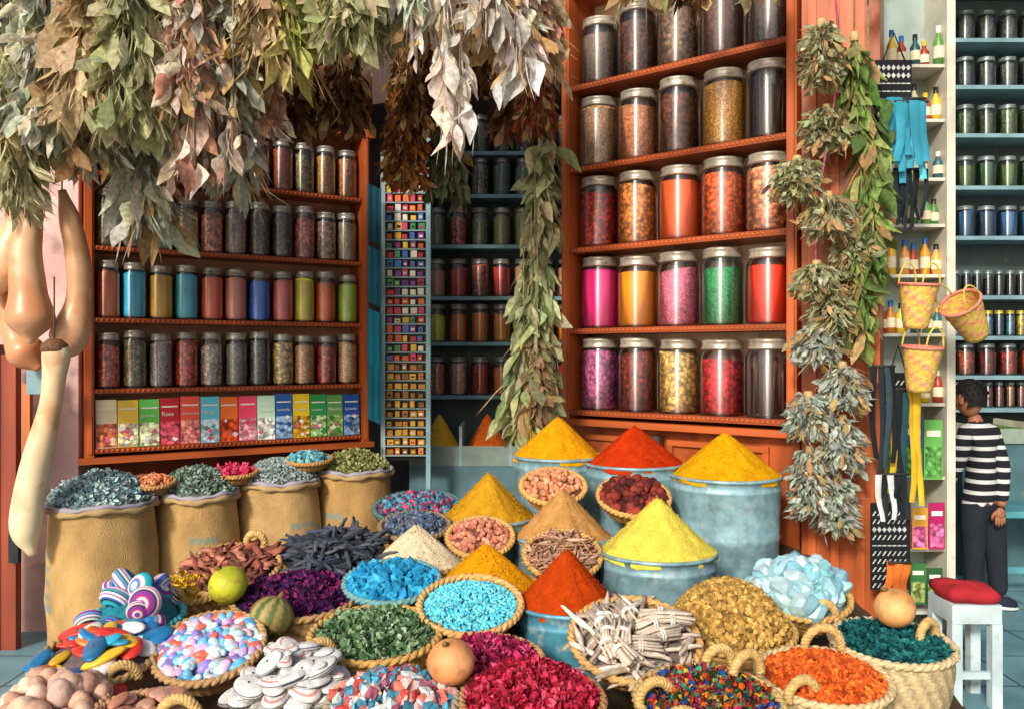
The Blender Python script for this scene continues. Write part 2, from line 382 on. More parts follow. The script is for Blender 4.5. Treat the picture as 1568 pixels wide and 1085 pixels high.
def frame(p0, p1):
    p0 = np.array(p0); p1 = np.array(p1); d = p1-p0; L = np.linalg.norm(d); u = d/L; bk = np.array([-u[1], u[0]])
    ang = math.atan2(u[1], u[0])
    def W(s, t): q = p0+u*s+bk*t; return q[0], q[1]
    return L, ang, W
WOOD = hx('#a85226'); WOOD2 = hx('#8e411d')
def cabinet(name, p0, p1, zs, ztop, depth, back, stile=.05, board=.03):
    L, ang, W = frame(p0, p1); b = MB()
    zb = zs[0]-board
    b.box((0, 0, zb-.02), (stile, depth, ztop), WOOD, 'wood'); b.box((L-stile, 0, zb-.02), (L, depth, ztop), WOOD, 'wood')
    b.box((stile, depth-.02, zb), (L-stile, depth, ztop), back, 'paint')
    for z in zs:
        b.box((stile+.001, .006, z-board), (L-stile-.001, depth-.021, z), WOOD2, 'wood_h')
        k = int(L/.028)
        xs = np.linspace(stile+.015, L-stile-.015, k)
        pos = np.stack([xs, np.full(k, .006), np.full(k, z-board*.5)], 1)
        b.scatter(ICO1, pos, np.tile(np.eye(3), (k, 1, 1)), np.tile([[.009, .006, .010]], (k, 1)), np.tile(WOOD*1.1, (k, 1)), 'wood_h')
    b.box((-.03, -.015, zb-.055), (L+.03, depth, zb-.021), WOOD*1.1, 'wood_h')
    b.box((-.03, -.012, ztop), (L+.03, depth, ztop+.05), WOOD, 'wood_h')
    for xx in (0, L-stile):
        b.box((xx+.012, -.008, zb), (xx+stile-.012, -.001, ztop), WOOD*1.2, 'wood')
    b.obj(name, (p0[0], p0[1], 0), (0, 0, ang))
    return L, ang, W

# right cabinet
RP0, RP1 = (.283, 4.84), (1.342, 4.0)
zsR = [1.19, 1.645, 2.1, 2.555, 3.015]
LR, angR, WR = cabinet('spice_cabinet', RP0, RP1, zsR, 3.55, .29, hx('#e4c6aa'))
rows = [
 [('#a8507c','coarse'),('#7a2c1c','coarse'),('#c8a45c','coarse'),('#c02a30','coarse'),('#4a302a','stick')],
 [('#e81474','powder'),('#f08810','powder'),('#f0708a','fine'),('#2a8c54','fine'),('#de3a20','powder')],
 [('#b82c1c','coarse'),('#d8843c','coarse'),('#ee5a22','powder'),('#c85a20','coarse'),('#d88a60','coarse')],
 [('#a8825c','fine'),('#bc784c','fine'),('#6a3c24','coarse'),('#d09a38','fine'),('#2c1e18','stick')],
 [('#7a6450','fine'),('#6a4028','coarse'),('#8e6e50','coarse'),('#6a4834','fine'),('#5c4a40','fine')]]
for zi, row in zip(zsR, rows):
    for i, (c, k) in enumerate(row):
        x, y = WR(.055+.2485*(i+.5)+rng.uniform(-.008, .008), .122)
        jar('spice_jar', x, y, zi+.001, .113*rng.uniform(.97, 1.02), .395*rng.uniform(.95, 1.02), hx(c), k, rng.uniform(.72, .84), '#b8ae9c')
# left cabinet
LP0, LP1 = (-2.314, 4.6), (-.9265, 5.5)
zsL = [.985, 1.312, 1.70, 2.096, 2.507]
LL, angL, WL = cabinet('packet_cabinet', LP0, LP1, zsL, 2.90, .22, hx('#b07a58'), .045, .026)
rowsL = [
 [('#b85c48','coarse'),('#7e7450','coarse'),('#8e8080','fine'),('#b4442c','coarse'),('#aa9a90','coarse'),('#7a7672','fine'),('#45484c','coarse'),('#b8a068','coarse'),('#b88e68','fine'),('#a23830','coarse'),('#b8946a','fine')],
 [('#ee6e40','powder'),('#2aa2cc','powder'),('#f5981c','powder'),('#38a6cc','powder'),('#ee5832','powder'),('#e07a6a','powder'),('#1a66b8','powder'),('#e26058','powder'),('#dcb23c','powder'),('#ee5e22','powder'),('#96ac38','powder')],
 [('#9aa478','coarse'),('#8c8080','coarse'),('#7a9a80','coarse'),('#b89a78','fine'),('#c8806c','coarse'),('#9e8e84','fine'),('#5c564e','coarse'),('#585a50','coarse'),('#c8746c','coarse'),('#a68674','coarse'),('#a28e70','fine')],
 [('#7a5840','fine')]*4+[('#7c5438','coarse'),('#6c5036','fine'),('#8a623c','fine'),('#9a502c','fine'),('#7a6a3c','coarse'),('#a88040','fine'),('#ac703c','fine')]]
for zi, row in zip(zsL[1:], rowsL):
    for i, (c, k) in enumerate(row):
        x, y = WL(.05+.1413*(i+.5)+rng.uniform(-.004, .004), .085)
        jar('herb_jar', x, y, zi+.001, .0655, .325*rng.uniform(.94, 1.02), hx(c), k, rng.uniform(.74, .85), '#a8a49a', 22, 1.8)
packs = [('#d8c8a8','#c86a4a',''),('#e8b840','#f0d8b0',''),('#5ab04a','#d8e4b0','Jasmin'),('#b0202c','#d05060','Rosa'),('#e05040','#e89080','Cardamome'),('#58b8d0','#c0d8e0','Musc'),('#e86a20','#d04a18',''),('#d84060','#f0a0a8',''),('#b8dcc0','#f0e8d8','Citron'),('#2a5aa0','#90b0d0','Lavande'),('#e8c020','#c08a20','Verveine'),('#2a8a48','#a0c080','Eucalyptus'),('#58904a','#88b060','Menthe'),('#1a4a98','#88a8c8','Lavande')]
tm = mk('label', .5); tm.node_tree.nodes['Principled BSDF'].inputs['Base Color'].default_value = (.8, .78, .7, 1)
for l in list(tm.node_tree.links):
    if l.to_socket.name == 'Base Color': tm.node_tree.links.remove(l)
for i, (c1, c2, t) in enumerate(packs):
    w = (LL-.11)/len(packs); s0 = .055+w*i
    b = MB(); hh = .268+rng.uniform(-.010, .008)
    b.box((.002, 0, 0), (w-.003, .04, hh), hx(c1, 1.25), 'card')
    b.box((.004, -.002, .004), (w-.005, -.0003, hh*.5), hx(c2, 1.2), 'card_print')
    b.box((.012, -.0022, hh*.80), (w-.013, -.0004, hh*.83), hx('#f4f0e0'), 'card')
    for _ in range(7):
        cx = rng.uniform(.02, w-.02); cz = rng.uniform(.02, hh*.5); r_ = rng.uniform(.008, .017)
        a = np.linspace(0, 2*PI, 9)[:-1]
        b.add(np.vstack([[cx, -.004, cz], np.stack([cx+r_*np.cos(a)*(1+.3*np.cos(a*4)), np.full(8, -.0035), cz+r_*np.sin(a)], 1)]),
              [(0, j+1, (j+1) % 8+1) for j in range(8)], pick(np.array([hx(c1), hx(c2)*1.2, hx('#f4ece0'), hx('#e06080')]), 1)[0], 'card')
    x, y = WL(s0, .015+rng.uniform(-.004, .004)); o = b.obj('spice_packet', (x, y, zsL[0]+.001), (-.06, 0, angL+rng.uniform(-.05, .05)))
    if t:
        cu = bpy.data.curves.new('label_text', 'FONT'); cu.body = t; cu.size = min(.034, w*1.55/len(t)); cu.extrude = .0004
        to = bpy.data.objects.new('label_text', cu); scene.collection.objects.link(to); to.parent = o
        to.location = (.01, -.004, hh*.62); to.rotation_euler = (PI/2, 0, 0)
        cu.materials.append(tm)

# ------------------------------------------------------------------ building shell
def slab(name, p0, p1, z0, z1, th, col, mat):
    L, ang, W = frame(p0, p1); b = MB(); b.box((0, 0, z0), (L, th, z1), col, mat); return b.obj(name, (p0[0], p0[1], 0), (0, 0, ang))
PINK = hx('#d4aca4')
slab('plaster_wall', (-7, 4.3), (-2.36, 4.62), 0, 5.5, .2, PINK, 'plaster')
slab('plaster_wall', (-2.36, 4.66), (-.93, 5.585+.02), 2.955, 5.5, .2, hx('#5a3828'), 'plaster')  # dark brown puts the shadow above the cabinet into the wall colour
slab('wooden_door', (-2.49, 4.86), (-1.07, 5.78), 0, 2.94, .06, WOOD2*.9, 'wood')
slab('wooden_door', (.30+.19, 4.84+.24), (1.342+.19, 4.0+.24), 0, 4.6, .06, WOOD, 'wood')
L, ang, W = frame((.283+.03, 4.84+.05), (1.342, 4.0+.02)); b = MB()
b.box((0, .05, 0), (L, .12, 1.13), WOOD, 'wood')
for a0, a1, z0, z1 in ((.06, .56, .62, 1.05), (.64, 1.2, .62, 1.05), (.06, .56, .1, .54), (.64, 1.2, .1, .54)):
    b.box((a0, .03, z0), (a1, .0495, z0+.03), WOOD*1.2, 'wood_h'); b.box((a0, .03, z1-.03), (a1, .0495, z1), WOOD*1.2, 'wood_h')
    b.box((a0, .03, z0+.031), (a0+.03, .0495, z1-.031), WOOD*1.2, 'wood'); b.box((a1-.03, .03, z0+.031), (a1, .0495, z1-.031), WOOD*1.2, 'wood')
    b.box((a0+.07, .038, z0+.07), (a1-.07, .0495, z1-.07), WOOD*1.1, 'wood')
b.box((.545, -.02, .99), (.62, .028, 1.07), hx('#6a5a50'), 'metal_lid')
b.obj('panelled_door', (.313, 4.89, 0), (0, 0, ang))
L, ang, W = frame((1.36, 3.985), (1.66, 3.83)); b = MB()
b.box((0, 0, 0), (L, .25, 4.6), WOOD, 'wood')
for a in (.03, .13, .24): b.box((a, -.015, .25), (a+.035, -.0005, 4.5), WOOD*1.25, 'wood')
b.box((-.01, -.03, 0), (L+.01, -.0005, .22), WOOD2, 'wood_h')
b.obj('door_post', (1.36, 3.985, 0), (0, 0, ang))
# shop interior
DK = hx('#8a8278')
b = MB()
b.box((-3.2, 7.6, 0), (1.9, 7.7, 4.2), DK, 'plaster'); b.box((-3.2, 5.9, 0), (-3.1, 7.6, 4.2), DK, 'plaster')
b.box((1.8, 4.9, 0), (1.9, 7.6, 4.2), DK, 'plaster'); b.box((-3.2, 6.5, 3.75), (1.9, 7.6, 3.85), hx('#b0aaa0'), 'plaster')
b.obj('shop_interior_walls')
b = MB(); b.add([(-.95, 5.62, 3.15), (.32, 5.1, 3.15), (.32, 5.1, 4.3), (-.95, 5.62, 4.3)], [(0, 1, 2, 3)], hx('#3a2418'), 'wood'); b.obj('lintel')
TEAL = hx('#7fa4aa')
def open_shelf(name, x0, x1, y, zs, depth, col, z0=0, ztop=3.3, back='#4a5858'):
    b = MB()
    for z in zs: b.box((x0+.031, y, z-.03), (x1-.031, y+depth, z), col, 'paint')
    b.box((x0, y, z0), (x0+.03, y+depth, ztop), col, 'paint'); b.box((x1-.03, y, z0), (x1, y+depth, ztop), col, 'paint')
    b.box((x0, y+depth+.002, z0), (x1, y+depth+.02, ztop), hx(back), 'paint')
    b.obj(name)
zi = [1.17, 1.60, 1.97, 2.39, 2.80, 3.15]
open_shelf('wall_shelf', -.74, .75, 6.9, zi, .3, TEAL, back='#5a6868')
inpal = {1.17: ['#9a3020', '#ba6a44', '#c08a78'], 1.60: ['#f0742c', '#e8681c', '#f0a820'], 1.97: ['#9a3424', '#a07a60', '#8a4c34'], 2.39: ['#74784a', '#9a4a2c', '#5c6a40'], 2.80: ['#5c7a50', '#4c6458', '#6a604a'], 3.15: ['#4c5c48']}
for z in zi:
    for i in range(8):
        jar('spice_jar', -.62+.178*i, 7.0, z+.001, .078, .31, hx(inpal[z][rng.integers(len(inpal[z]))], 1.35), 'powder' if z == 1.60 else ['coarse', 'powder', 'fine'][rng.integers(3)], rng.uniform(.7, .85), n=16, g=1.7)
b = MB(); fc = hx('#8fb0b0')
b.box((-.72, 5.95, .0), (.35, 6.45, .72), hx('#5a7a80'), 'paint')
for xx in (-.72, -.37, -.02, .33): b.box((xx, 5.95, .721), (xx+.02, 6.45, 1.0), fc, 'paint')
b.box((-.70, 5.952, .721), (.33, 5.958, .86), hx('#8a9a90'), 'paint')
b.obj('spice_bin_counter')
for i, c in enumerate(('#d89a30', '#e06020', '#ee8a24')): pile('spice_pile', .17, .28, hx(c, 1.5), loc=(-.53+.35*i, 6.2, .80))
# trinket rack
b = MB(); x0, y0 = -.84, 5.62
b.box((x0-.03, y0, .8), (x0, y0+.06, 2.85), hx('#a8c0bc'), 'paint'); b.box((x0+.27, y0, .0), (x0+.30, y0+.06, 3.1), hx('#8fb4b8'), 'paint')
b.box((x0, y0+.05, .8), (x0+.27, y0+.06, 2.85), hx('#3a3434'), 'paint')
tp = pal('#d83a6a', '#e8b830', '#3a70b8', '#7a3a90', '#e06a28', '#48a060', '#e8dcc8', '#c02838')
for zi_ in np.arange(.84, 2.8, .062):
    for j in range(5):
        c = pick(tp if zi_ > 1.4 else pal('#d89828', '#c07818', '#e0b040', '#8a5a20'), 1)[0]
        xx = x0+.012+j*.051+rng.uniform(-.004, .004); ww = rng.uniform(.028, .044); h2 = rng.uniform(.028, .048)
        b.box((xx, y0+.012, zi_), (xx+ww, y0+.045, zi_+h2), c, 'card')
        if rng.uniform() < .5: b.box((xx+.008, y0+.009, zi_+.010), (xx+ww*.8, y0+.0115, zi_+h2*.6), pick(pal('#f0e8d8', '#202028', '#e8c850', '#c03050'), 1)[0], 'card')
    b.box((x0, y0+.005, zi_-.012), (x0+.27, y0+.049, zi_-.004), hx('#9ab4b0'), 'paint')
b.obj('trinket_rack')
for i, (zz, c) in enumerate(((1.5, '#1a7a90'), (1.15, '#186a80'), (1.9, '#206070'), (2.3, '#1a4a58'))):
    b = MB(); g = np.linspace(0, 1, 9)
    V = [(-.93+.09*u+.0, 5.46+.012*math.sin(u*14+i), zz+.3-.36*v-.04*u) for v in g for u in g]
    b.add(V, [(r*9+q, r*9+q+1, r*9+q+10, r*9+q+9) for r in range(8) for q in range(8)], hx(c), 'cloth'); b.obj('hanging_scarf')

# right hand side rack
b = MB(); CR = hx('#c9c6b4')
rx0, rx1, ry = 1.70, 2.10, 4.02
b.box((rx1-.04, ry, 0), (rx1, ry+.22, 3.6), CR, 'paint'); b.box((rx0, ry+.1, 0), (rx0+.035, ry+.22, 3.6), CR, 'paint')
b.box((rx0, ry+.221, 0), (rx1, ry+.235, 3.6), hx('#9fb0a8'), 'paint')
rz = [.28, .58, .92, 1.27, 1.60, 1.88, 2.12, 2.34, 2.62, 2.88]
for z in rz: b.box((rx0+.036, ry+.02, z-.015), (rx1-.041, ry+.22, z), CR, 'paint')
b.obj('bottle_rack')
def bottle(b, x, y, z, r, h, c, cap):
    b.lathe([(.001, 0), (r, .002), (r, h*.6), (r*.45, h*.75), (r*.4, h*.85)], 14, c, 'shiny', (x, y, z))
    b.lathe([(r*1.03, h*.18), (r*1.03, h*.48)], 14, hx('#e8dcb8'), 'card', (x, y, z))
    b.lathe([(r*.5, h*.82), (r*.5, h), (.001, h)], 12, cap, 'shiny', (x, y, z))
bp = pal('#d88a20', '#c8c0a0', '#2a5a60', '#5a8a40', '#d8b830', '#a03a28', '#e0a050')
for z in rz[3:]:
    for i in range(6):
        b = MB(); bottle(b, 0, 0, 0, .023, rng.uniform(.12, .2), pick(bp, 1)[0], pick(pal('#e8e0c8', '#2060a0', '#202020', '#d8b020'), 1)[0])
        b.obj('oil_bottle', (rx0+.075+.054*i, ry+rng.uniform(.05, .1), z+.001))
for (x, z, w, h, c1, c2) in ((1.90, 1.08, .28, .34, '#2a5a9a', '#5a9a48'), (1.93, .70, .24, .24, '#c8206a', '#e06aa0'), (1.92, .42, .24, .2, '#3a7a40', '#a0b060'), (1.92, .14, .24, .2, '#4a8a50', '#c8b060')):
    b = MB()
    for q in range(3):
        wq = w/3; xa = -w/2+q*wq; ca = pick(np.array([hx(c1), hx(c2), hx(c1)*.6, hx('#d8a030')]), 1)[0]; hq = h*rng.uniform(.8, 1)
        b.box((xa+.003, 0, -h/2), (xa+wq-.003, .006, -h/2+hq), ca, 'card'); b.box((xa+.008, -.002, -h/2+.01), (xa+wq-.008, -.0005, -h/2+hq*.55), hx(c2), 'card_print')
        b.box((xa+.014, -.002, -h/2+hq*.72), (xa+wq-.014, -.0005, -h/2+hq*.82), hx('#f0ecd8'), 'card')
    b.obj('souvenir_poster', (x, ry-.004, z))
# far right room
b = MB()
b.box((1.95, 7.1, 0), (6.5, 7.2, 5.5), hx('#6a7a7c'), 'plaster'); b.box((1.95, 4.9, 0), (2.05, 7.1, 5.5), hx('#6a7a7a'), 'plaster')
b.box((1.95, 5.9, 4.45), (6.5, 7.1, 4.55), DK, 'plaster'); b.box((6.4, 4.9, 0), (6.5, 7.1, 5.5), DK, 'plaster')
b.obj('side_shop_walls')
zf = [1.09, 1.34, 1.64, 1.95, 2.405, 2.79, 3.19, 3.56, 3.92]
open_shelf('wall_shelf', 2.6, 4.9, 6.5, zf, .3, hx('#7898a0'), 0, 4.3)
fp = {1.09: ['#6a3028', '#8a6040'], 1.34: ['#a03020', '#7a2018', '#b85a30'], 1.64: ['#2a4a60', '#b8a020', '#4a8aa0'], 1.95: ['#1c1c1c', '#242424'], 2.405: ['#2a5878', '#3a6a98', '#284860', '#306888'], 2.79: ['#5a7a30', '#b82820', '#c8641c', '#d07a20', '#3a6a38'], 3.19: ['#5a7040', '#7a8050', '#4a5a38'], 3.56: ['#4a5450', '#c0c8c8', '#3a4444'], 3.92: ['#4a5a50', '#5a6a6a']}
for z in zf:
    sm = z in (1.95, 1.64, 1.09); st = .085 if sm else .165
    for i in range(int(1.5/st)):
        c = hx(fp[z][rng.integers(len(fp[z]))])
        jar('spice_jar', 3.2+st*i, 6.62, z+.001, st*.43, .2 if sm else .245, c, 'powder' if z in (2.405, 1.95) else ('fine' if z == 2.79 else 'coarse'), rng.uniform(.7, .88), n=14, lid='#c8b850' if z == 1.64 else '#8a9a98', g=1.05)
b = MB()
b.box((3.05, 5.75, 0), (5, 6.3, .9), hx('#4a6a70'), 'paint')
for i in range(4):
    b.box((3.07+.5*i, 5.74, .901), (3.09+.5*i, 6.3, 1.03), hx('#c8c8b0'), 'paint'); b.box((3.05+.5*i, 5.73, .9), (3.55+.5*i, 5.7395, 1.0), hx('#8a9888'), 'paint')
    b.box((3.1+.5*i, 5.76, .901), (3.55+.5*i, 6.28, .99), [hx('#6a8a38'), hx('#a07848'), hx('#c0a060')][i % 3], 'grain_coarse')
b.obj('grain_counter')
b = MB(); bt = hx('#4f8f98')
b.box((2.95, 5.2, .50), (4.3, 5.6, .54), bt, 'paint')
for xx in (2.98, 3.6, 4.22):
    for yy in (5.22, 5.54): b.box((xx, yy, 0), (xx+.05, yy+.04, .499), bt, 'paint')
b.box((3.0, 5.24, .15), (4.25, 5.26, .19), bt, 'paint'); b.obj('wooden_bench')
# stool
b = MB(); wv = hx('#c0d0d0')
def sq(A, R, Z): return R/np.maximum(np.abs(np.cos(A)), np.abs(np.sin(A)))**.85, Z+.006*np.cos(A*3)
b.lathe([(.001, 0), (.09, 0), (.108, .02), (.108, .045), (.09, .062), (.001, .07)], 32, hx('#a8242c'), 'cloth', (0, 0, .44), wob=sq)
b.box((-.105, -.105, .36), (.105, .105, .439), wv, 'paint')
for sx in (-1, 1):
    for sy in (-1, 1): b.box((sx*.085-.022, sy*.085-.022, 0), (sx*.085+.022, sy*.085+.022, .359), wv, 'paint')
b.box((-.063, -.09, .12), (.063, -.07, .15), wv, 'paint')
b.obj('stool', (1.97, 3.70, 0))

# ------------------------------------------------------------------ ground
def tile_mat(name, c1, c2, c3, scale, off):
    m = bpy.data.materials.new(name); m.use_nodes = True; nt = m.node_tree; N = nt.nodes; L = nt.links; b = N['Principled BSDF']
    tc = N.new('ShaderNodeTexCoord'); br = N.new('ShaderNodeTexBrick'); br.offset = off; br.inputs['Scale'].default_value = scale
    br.inputs['Brick Width'].default_value = 1; br.inputs['Row Height'].default_value = 1; br.inputs['Mortar Size'].default_value = .018
    br.inputs['Color1'].default_value = (*hx(c1), 1); br.inputs['Color2'].default_value = (*hx(c2), 1); br.inputs['Mortar'].default_value = (*hx(c3), 1)
    no = N.new('ShaderNodeTexNoise'); no.inputs['Scale'].default_value = 3; no.inputs['Detail'].default_value = 8
    mr = N.new('ShaderNodeMapRange'); mr.inputs[1].default_value = .3; mr.inputs[2].default_value = .7; mr.inputs[3].default_value = .6; mr.inputs[4].default_value = 1.2
    sc = N.new('ShaderNodeVectorMath'); sc.operation = 'SCALE'
    L.new(tc.outputs['Object'], br.inputs['Vector']); L.new(tc.outputs['Object'], no.inputs['Vector']); L.new(no.outputs[0], mr.inputs[0])
    L.new(br.outputs[0], sc.inputs[0]); L.new(mr.outputs[0], sc.inputs['Scale']); L.new(sc.outputs[0], b.inputs['Base Color']); b.inputs['Roughness'].default_value = .5
    bp = N.new('ShaderNodeBump'); bp.inputs['Strength'].default_value = .4; bp.inputs['Distance'].default_value = .01; L.new(br.outputs['Fac'], bp.inputs['Height']); bp.invert = True
    L.new(bp.outputs[0], b.inputs['Normal']); MATS[name] = m
tile_mat('floor_tiles', '#78a4ac', '#64909a', '#445c64', 2.6, 0)
tile_mat('bounce_stone', '#d0c6b6', '#c2b8a6', '#8a8274', 1.6, .5)  # pale stone for the added bounce sheet
b = MB(); b.add([(-60, -60, 0), (60, -60, 0), (60, 60, 0), (-60, 60, 0)], [(0, 1, 2, 3)], (1, 1, 1), 'floor_tiles', False); b.obj('ground')
b = MB(); b.add([(-30, -12, .004), (30, -12, .004), (30, 1.85, .004), (-30, 1.85, .004)], [(0, 1, 2, 3)], (1, 1, 1), 'bounce_stone', False); b.obj('bounce_sheet')  # unseen pale sheet added to bounce sunlight up onto jars and undersides
# display stand
b = MB(); g = []
nx, ny = 30, 24
for j in range(ny+1):
    t = j/ny; y = 2.0+2.3*t; xl = -1.6+.75*t**1.3; xr = 1.42+(-.02)*t
    for i in range(nx+1):
        x = xl+(xr-xl)*i/nx; g.append((x, y, .085+.12*y+.012*math.sin(x*9+y*7)+.008*math.sin(y*23)))
f = [(j*(nx+1)+i, j*(nx+1)+i+1, (j+1)*(nx+1)+i+1, (j+1)*(nx+1)+i) for j in range(ny) for i in range(nx)]
b.add(g, f, hx('#5a4430'), 'burlap')
def skirt(ids):
    top = np.array([g[i] for i in ids]); bot = top.copy(); bot[:, 2] = .0
    n = len(ids); b.add(np.vstack([top, bot]), [(i, i+1, n+i+1, n+i) for i in range(n-1)], hx('#5a4430'), 'burlap')
skirt(list(range(nx+1))); skirt([j*(nx+1) for j in range(ny+1)]); skirt([j*(nx+1)+nx for j in range(ny+1)])
b.obj('display_stand')

# ------------------------------------------------------------------ tins with powder cones
tin('powder_tin', .229, 4.2, 1.0, .22, .5, hx('#dc980e'), .20, 'p')
tin('powder_tin', .58, 4.03, .985, .23, .5, hx('#bc340c'), .185, 'p')
tin('powder_tin', .965, 3.85, .955, .246, .45, hx('#d89c0c'), .20, 'p', '#86aab2', True)
tin('powder_tin', -.104, 3.75, .785, .205, .4, hx('#c4901e'), .205, 'p')
tin('powder_tin', .213, 3.55, .745, .205, .4, hx('#be8c4e'), .205, 'p')
tin('powder_tin', .566, 3.3, .74, .226, .4, hx('#e0cc50'), .215, 'p')
tin('powder_tin', .188, 2.90, .655, .178, .3, hx('#b43e0c'), .19, 'p', '#4f93a8')
for nm, x, y, z, r, h, c in (('powder_basket', -.371, 3.3, .69, .185, .155, '#dccaa4'), ('powder_basket', -.096, 3.06, .67, .185, .155, '#d8920e')):
    root = bpy.data.objects.new(nm, None); scene.collection.objects.link(root); root.location = (x, y, z)
    b = MB(); weave(b, r, r*.6, .14, hx('#b08a50')); b.obj('basket', parent=root); pile('pile', r*.98, h, hx(c), root)

# ------------------------------------------------------------------ baskets
B = basket
B('hazelnut_bowl', .18, 3.72, .925, .14, 'nut', pal('#c8845c', '#b87450', '#d89870'), 170, .029, .05, .42, .09)
B('date_bowl', .524, 3.66, .89, .152, 'nut', pal('#5a1c18', '#7a2c1e', '#8a3426', '#48140f'), 150, .045, .05, .42, .09)
B('almond_bowl', -.13, 3.45, .76, .133, 'nut', pal('#c07860', '#b06850', '#cc8c70'), 190, .026, .04, .42, .09)
B('ginger_bowl', .193, 3.26, .733, .145, 'stick', pal('#b08468', '#a07458', '#c09a80', '#8c6850'), 230, .055, .04, .45, .09)
B('pigment_bowl', -.425, 3.0, .70, .166, 'chunk', pal('#1c8cba', '#167ca8', '#34a0c6', '#208cb4'), 190, .04, .035, .2, .09, col='#6a9a9a')
B('indigo_crystal_bowl', -.138, 2.8, .677, .168, 'chunk', pal('#64ccdc', '#50bcd2', '#80d6e0'), 1600, .011, .022, .30, .09, col='#d0a060')
B('mint_leaf_basket', -.426, 2.65, .63, .2, 'petal', pal('#6a8a5c', '#4c7048', '#8aa480', '#44603c', '#9ab08c'), 1400, .024, .04, .12, .2, True, handles=((-.14, -.15, .0, .04, .4),))
b_st = B('stick_bundle_bowl', .376, 2.6, .632, .195, 'stick', pal('#c4b4a2', '#b4a290', '#a48f7a', '#d4c8b8'), 90, .10, .02, .36, .1, col='#c79a5c')
B('dried_flower_basket', .713, 2.8, .60, .21, 'chunk', pal('#b89048', '#a07c38', '#c8a458', '#8a6a30'), 1900, .021, .16, .08, .14)
B('crystal_bowl', 1.018, 3.0, .66, .168, 'crystal', pal('#a8d8de', '#c4e4e6', '#90c8d2'), 90, .075, .08, .3, .12, handles=((.02, -.15, .0, .05, 0),))
B('apricot_basket', .879, 2.4, .59, .178, 'chunk', pal('#d05c18', '#c04c10', '#e07024', '#a83e0c'), 1200, .018, .05, .1, .25, True, '#cbb283', ((-.1, -.12, 0, .045, .3), (.05, .14, .02, .055, 0)))
B('dried_leaf_basket', 1.162, 2.6, .62, .175, 'petal', pal('#1e6466', '#185256', '#2a7a74', '#14464a'), 1300, .021, .04, .08, .3, True, '#cdb68a', ((.1, -.02, .02, .045, .6),))
cnf = pal('#c8382c', '#2a7a50', '#d8a820', '#204a90', '#d06420', '#1a3038', '#b02850', '#38906c', '#2c3c20', '#8a2c20')
B('potpourri_basket', .509, 2.2, .605, .185, 'petal', cnf, 1900, .018, .06, .1, .22, True, '#c4a468', ((-.14, -.02, .01, .045, .2), (-.1, -.16, .0, .05, 0), (.12, .08, .03, .05, .5), (.06, .14, .03, .04, .2)))
B('rose_petal_basket', .052, 2.22, .60, .185, 'petal', pal('#b82040', '#d03a58', '#98182c', '#d8506c', '#a8283a', '#7a1424'), 2000, .021, .08, .1, .22, True, '#a87c50')
B('rose_petal_basket', -.075, 2.50, .60, .165, 'petal', pal('#a82050', '#c03868', '#8a1840', '#d05a80', '#6a1434'), 1300, .021, .05, .1, .18, True, '#b8905c')
B('hibiscus_basket', -.747, 2.95, .665, .215, 'petal', pal('#4a1c4c', '#6a2460', '#301038', '#8a2c58', '#3c2450'), 1900, .023, .05, .12, .16, True, '#a88454')
B('marigold_basket', -1.17, 3.08, .65, .14, 'petal', pal('#d8b020', '#c89818', '#e8c838'), 700, .022, .05, .1, .16, True, '#b08a50', ((-.02, -.12, 0, .04, .2),))
B('bark_basket', -1.052, 3.16, .705, .18, 'bark', pal('#9c5c48', '#8a4c3c', '#b07058', '#704034'), 190, .07, .03, .28, .14, col='#b89458', handles=((.06, .14, .03, .035, 0),))
B('licorice_basket', -.69, 3.3, .725, .205, 'stick', pal('#343c48', '#444c58', '#262c34', '#54545c'), 280, .10, .04, .22, .14, col='#a87c40')
B('tea_basket', -.407, 3.55, .785, .145, 'chunk', pal('#4a6a88', '#5a5460', '#6a7a88', '#3c4860'), 500, .018, .05, .2, .12, col='#8a7450')
B('trinket_basket', -.43, 3.9, .80, .2, 'chunk', pal('#2a8a98', '#c04868', '#3a4a60', '#508aa0', '#702850'), 500, .024, .05, .2, .15, col='#4a6a68')
B('gemstone_basket', -.91, 2.55, .623, .158, 'pebble', pal('#b8d8e0', '#7ac0d8', '#c8a0d0', '#5aa8d0', '#e8c0c8', '#8878c0', '#e06a50', '#d8e8e8'), 300, .038, .03, .36, .1, col='#b89060')
B('pumice_basket', -.613, 2.35, .56, .150, 'pad', pal('#e8e6e0'), 44, .084, .12, .12, .15, col='#b09468')
B('soap_basket', -.311, 2.2, .60, .165, 'chunk', pal('#c84a3c', '#d8a8a0', '#4a98b0', '#c8d0cc', '#d07060', '#3a7a90', '#8a4a60'), 260, .036, .05, .1, .18, True, '#a89a80')
B('wooden_toy_basket', -1.223, 2.5, .61, .17, 'slab', pal('#2a98b8', '#c83428', '#d8d8d0', '#1c88a8', '#2070a0', '#d86a28', '#e0b028'), 40, .082, .05, .2, .1, col='#a88a58', handles=((.12, -.1, -.01, .04, .4),))
B('woven_ball_basket', -1.235, 2.78, .64, .15, 'ringball', pal('#22b8c8'), 20, .095, .10, .1, .1, col='#4aa0a8')
B('clay_pot_basket', -1.19, 2.2, .60, .13, 'nut', pal('#c8a088', '#b88c74', '#d0b098'), 50, .065, .05, .1, .15, col='#b89068')
B('clay_disc_basket', -.95, 2.15, .59, .11, 'slab', pal('#b88068', '#a87058', '#c89880'), 20, .07, .04, .1, .15, col='#b89068', handles=((.12, -.03, 0, .05, 0),))
b = MB()
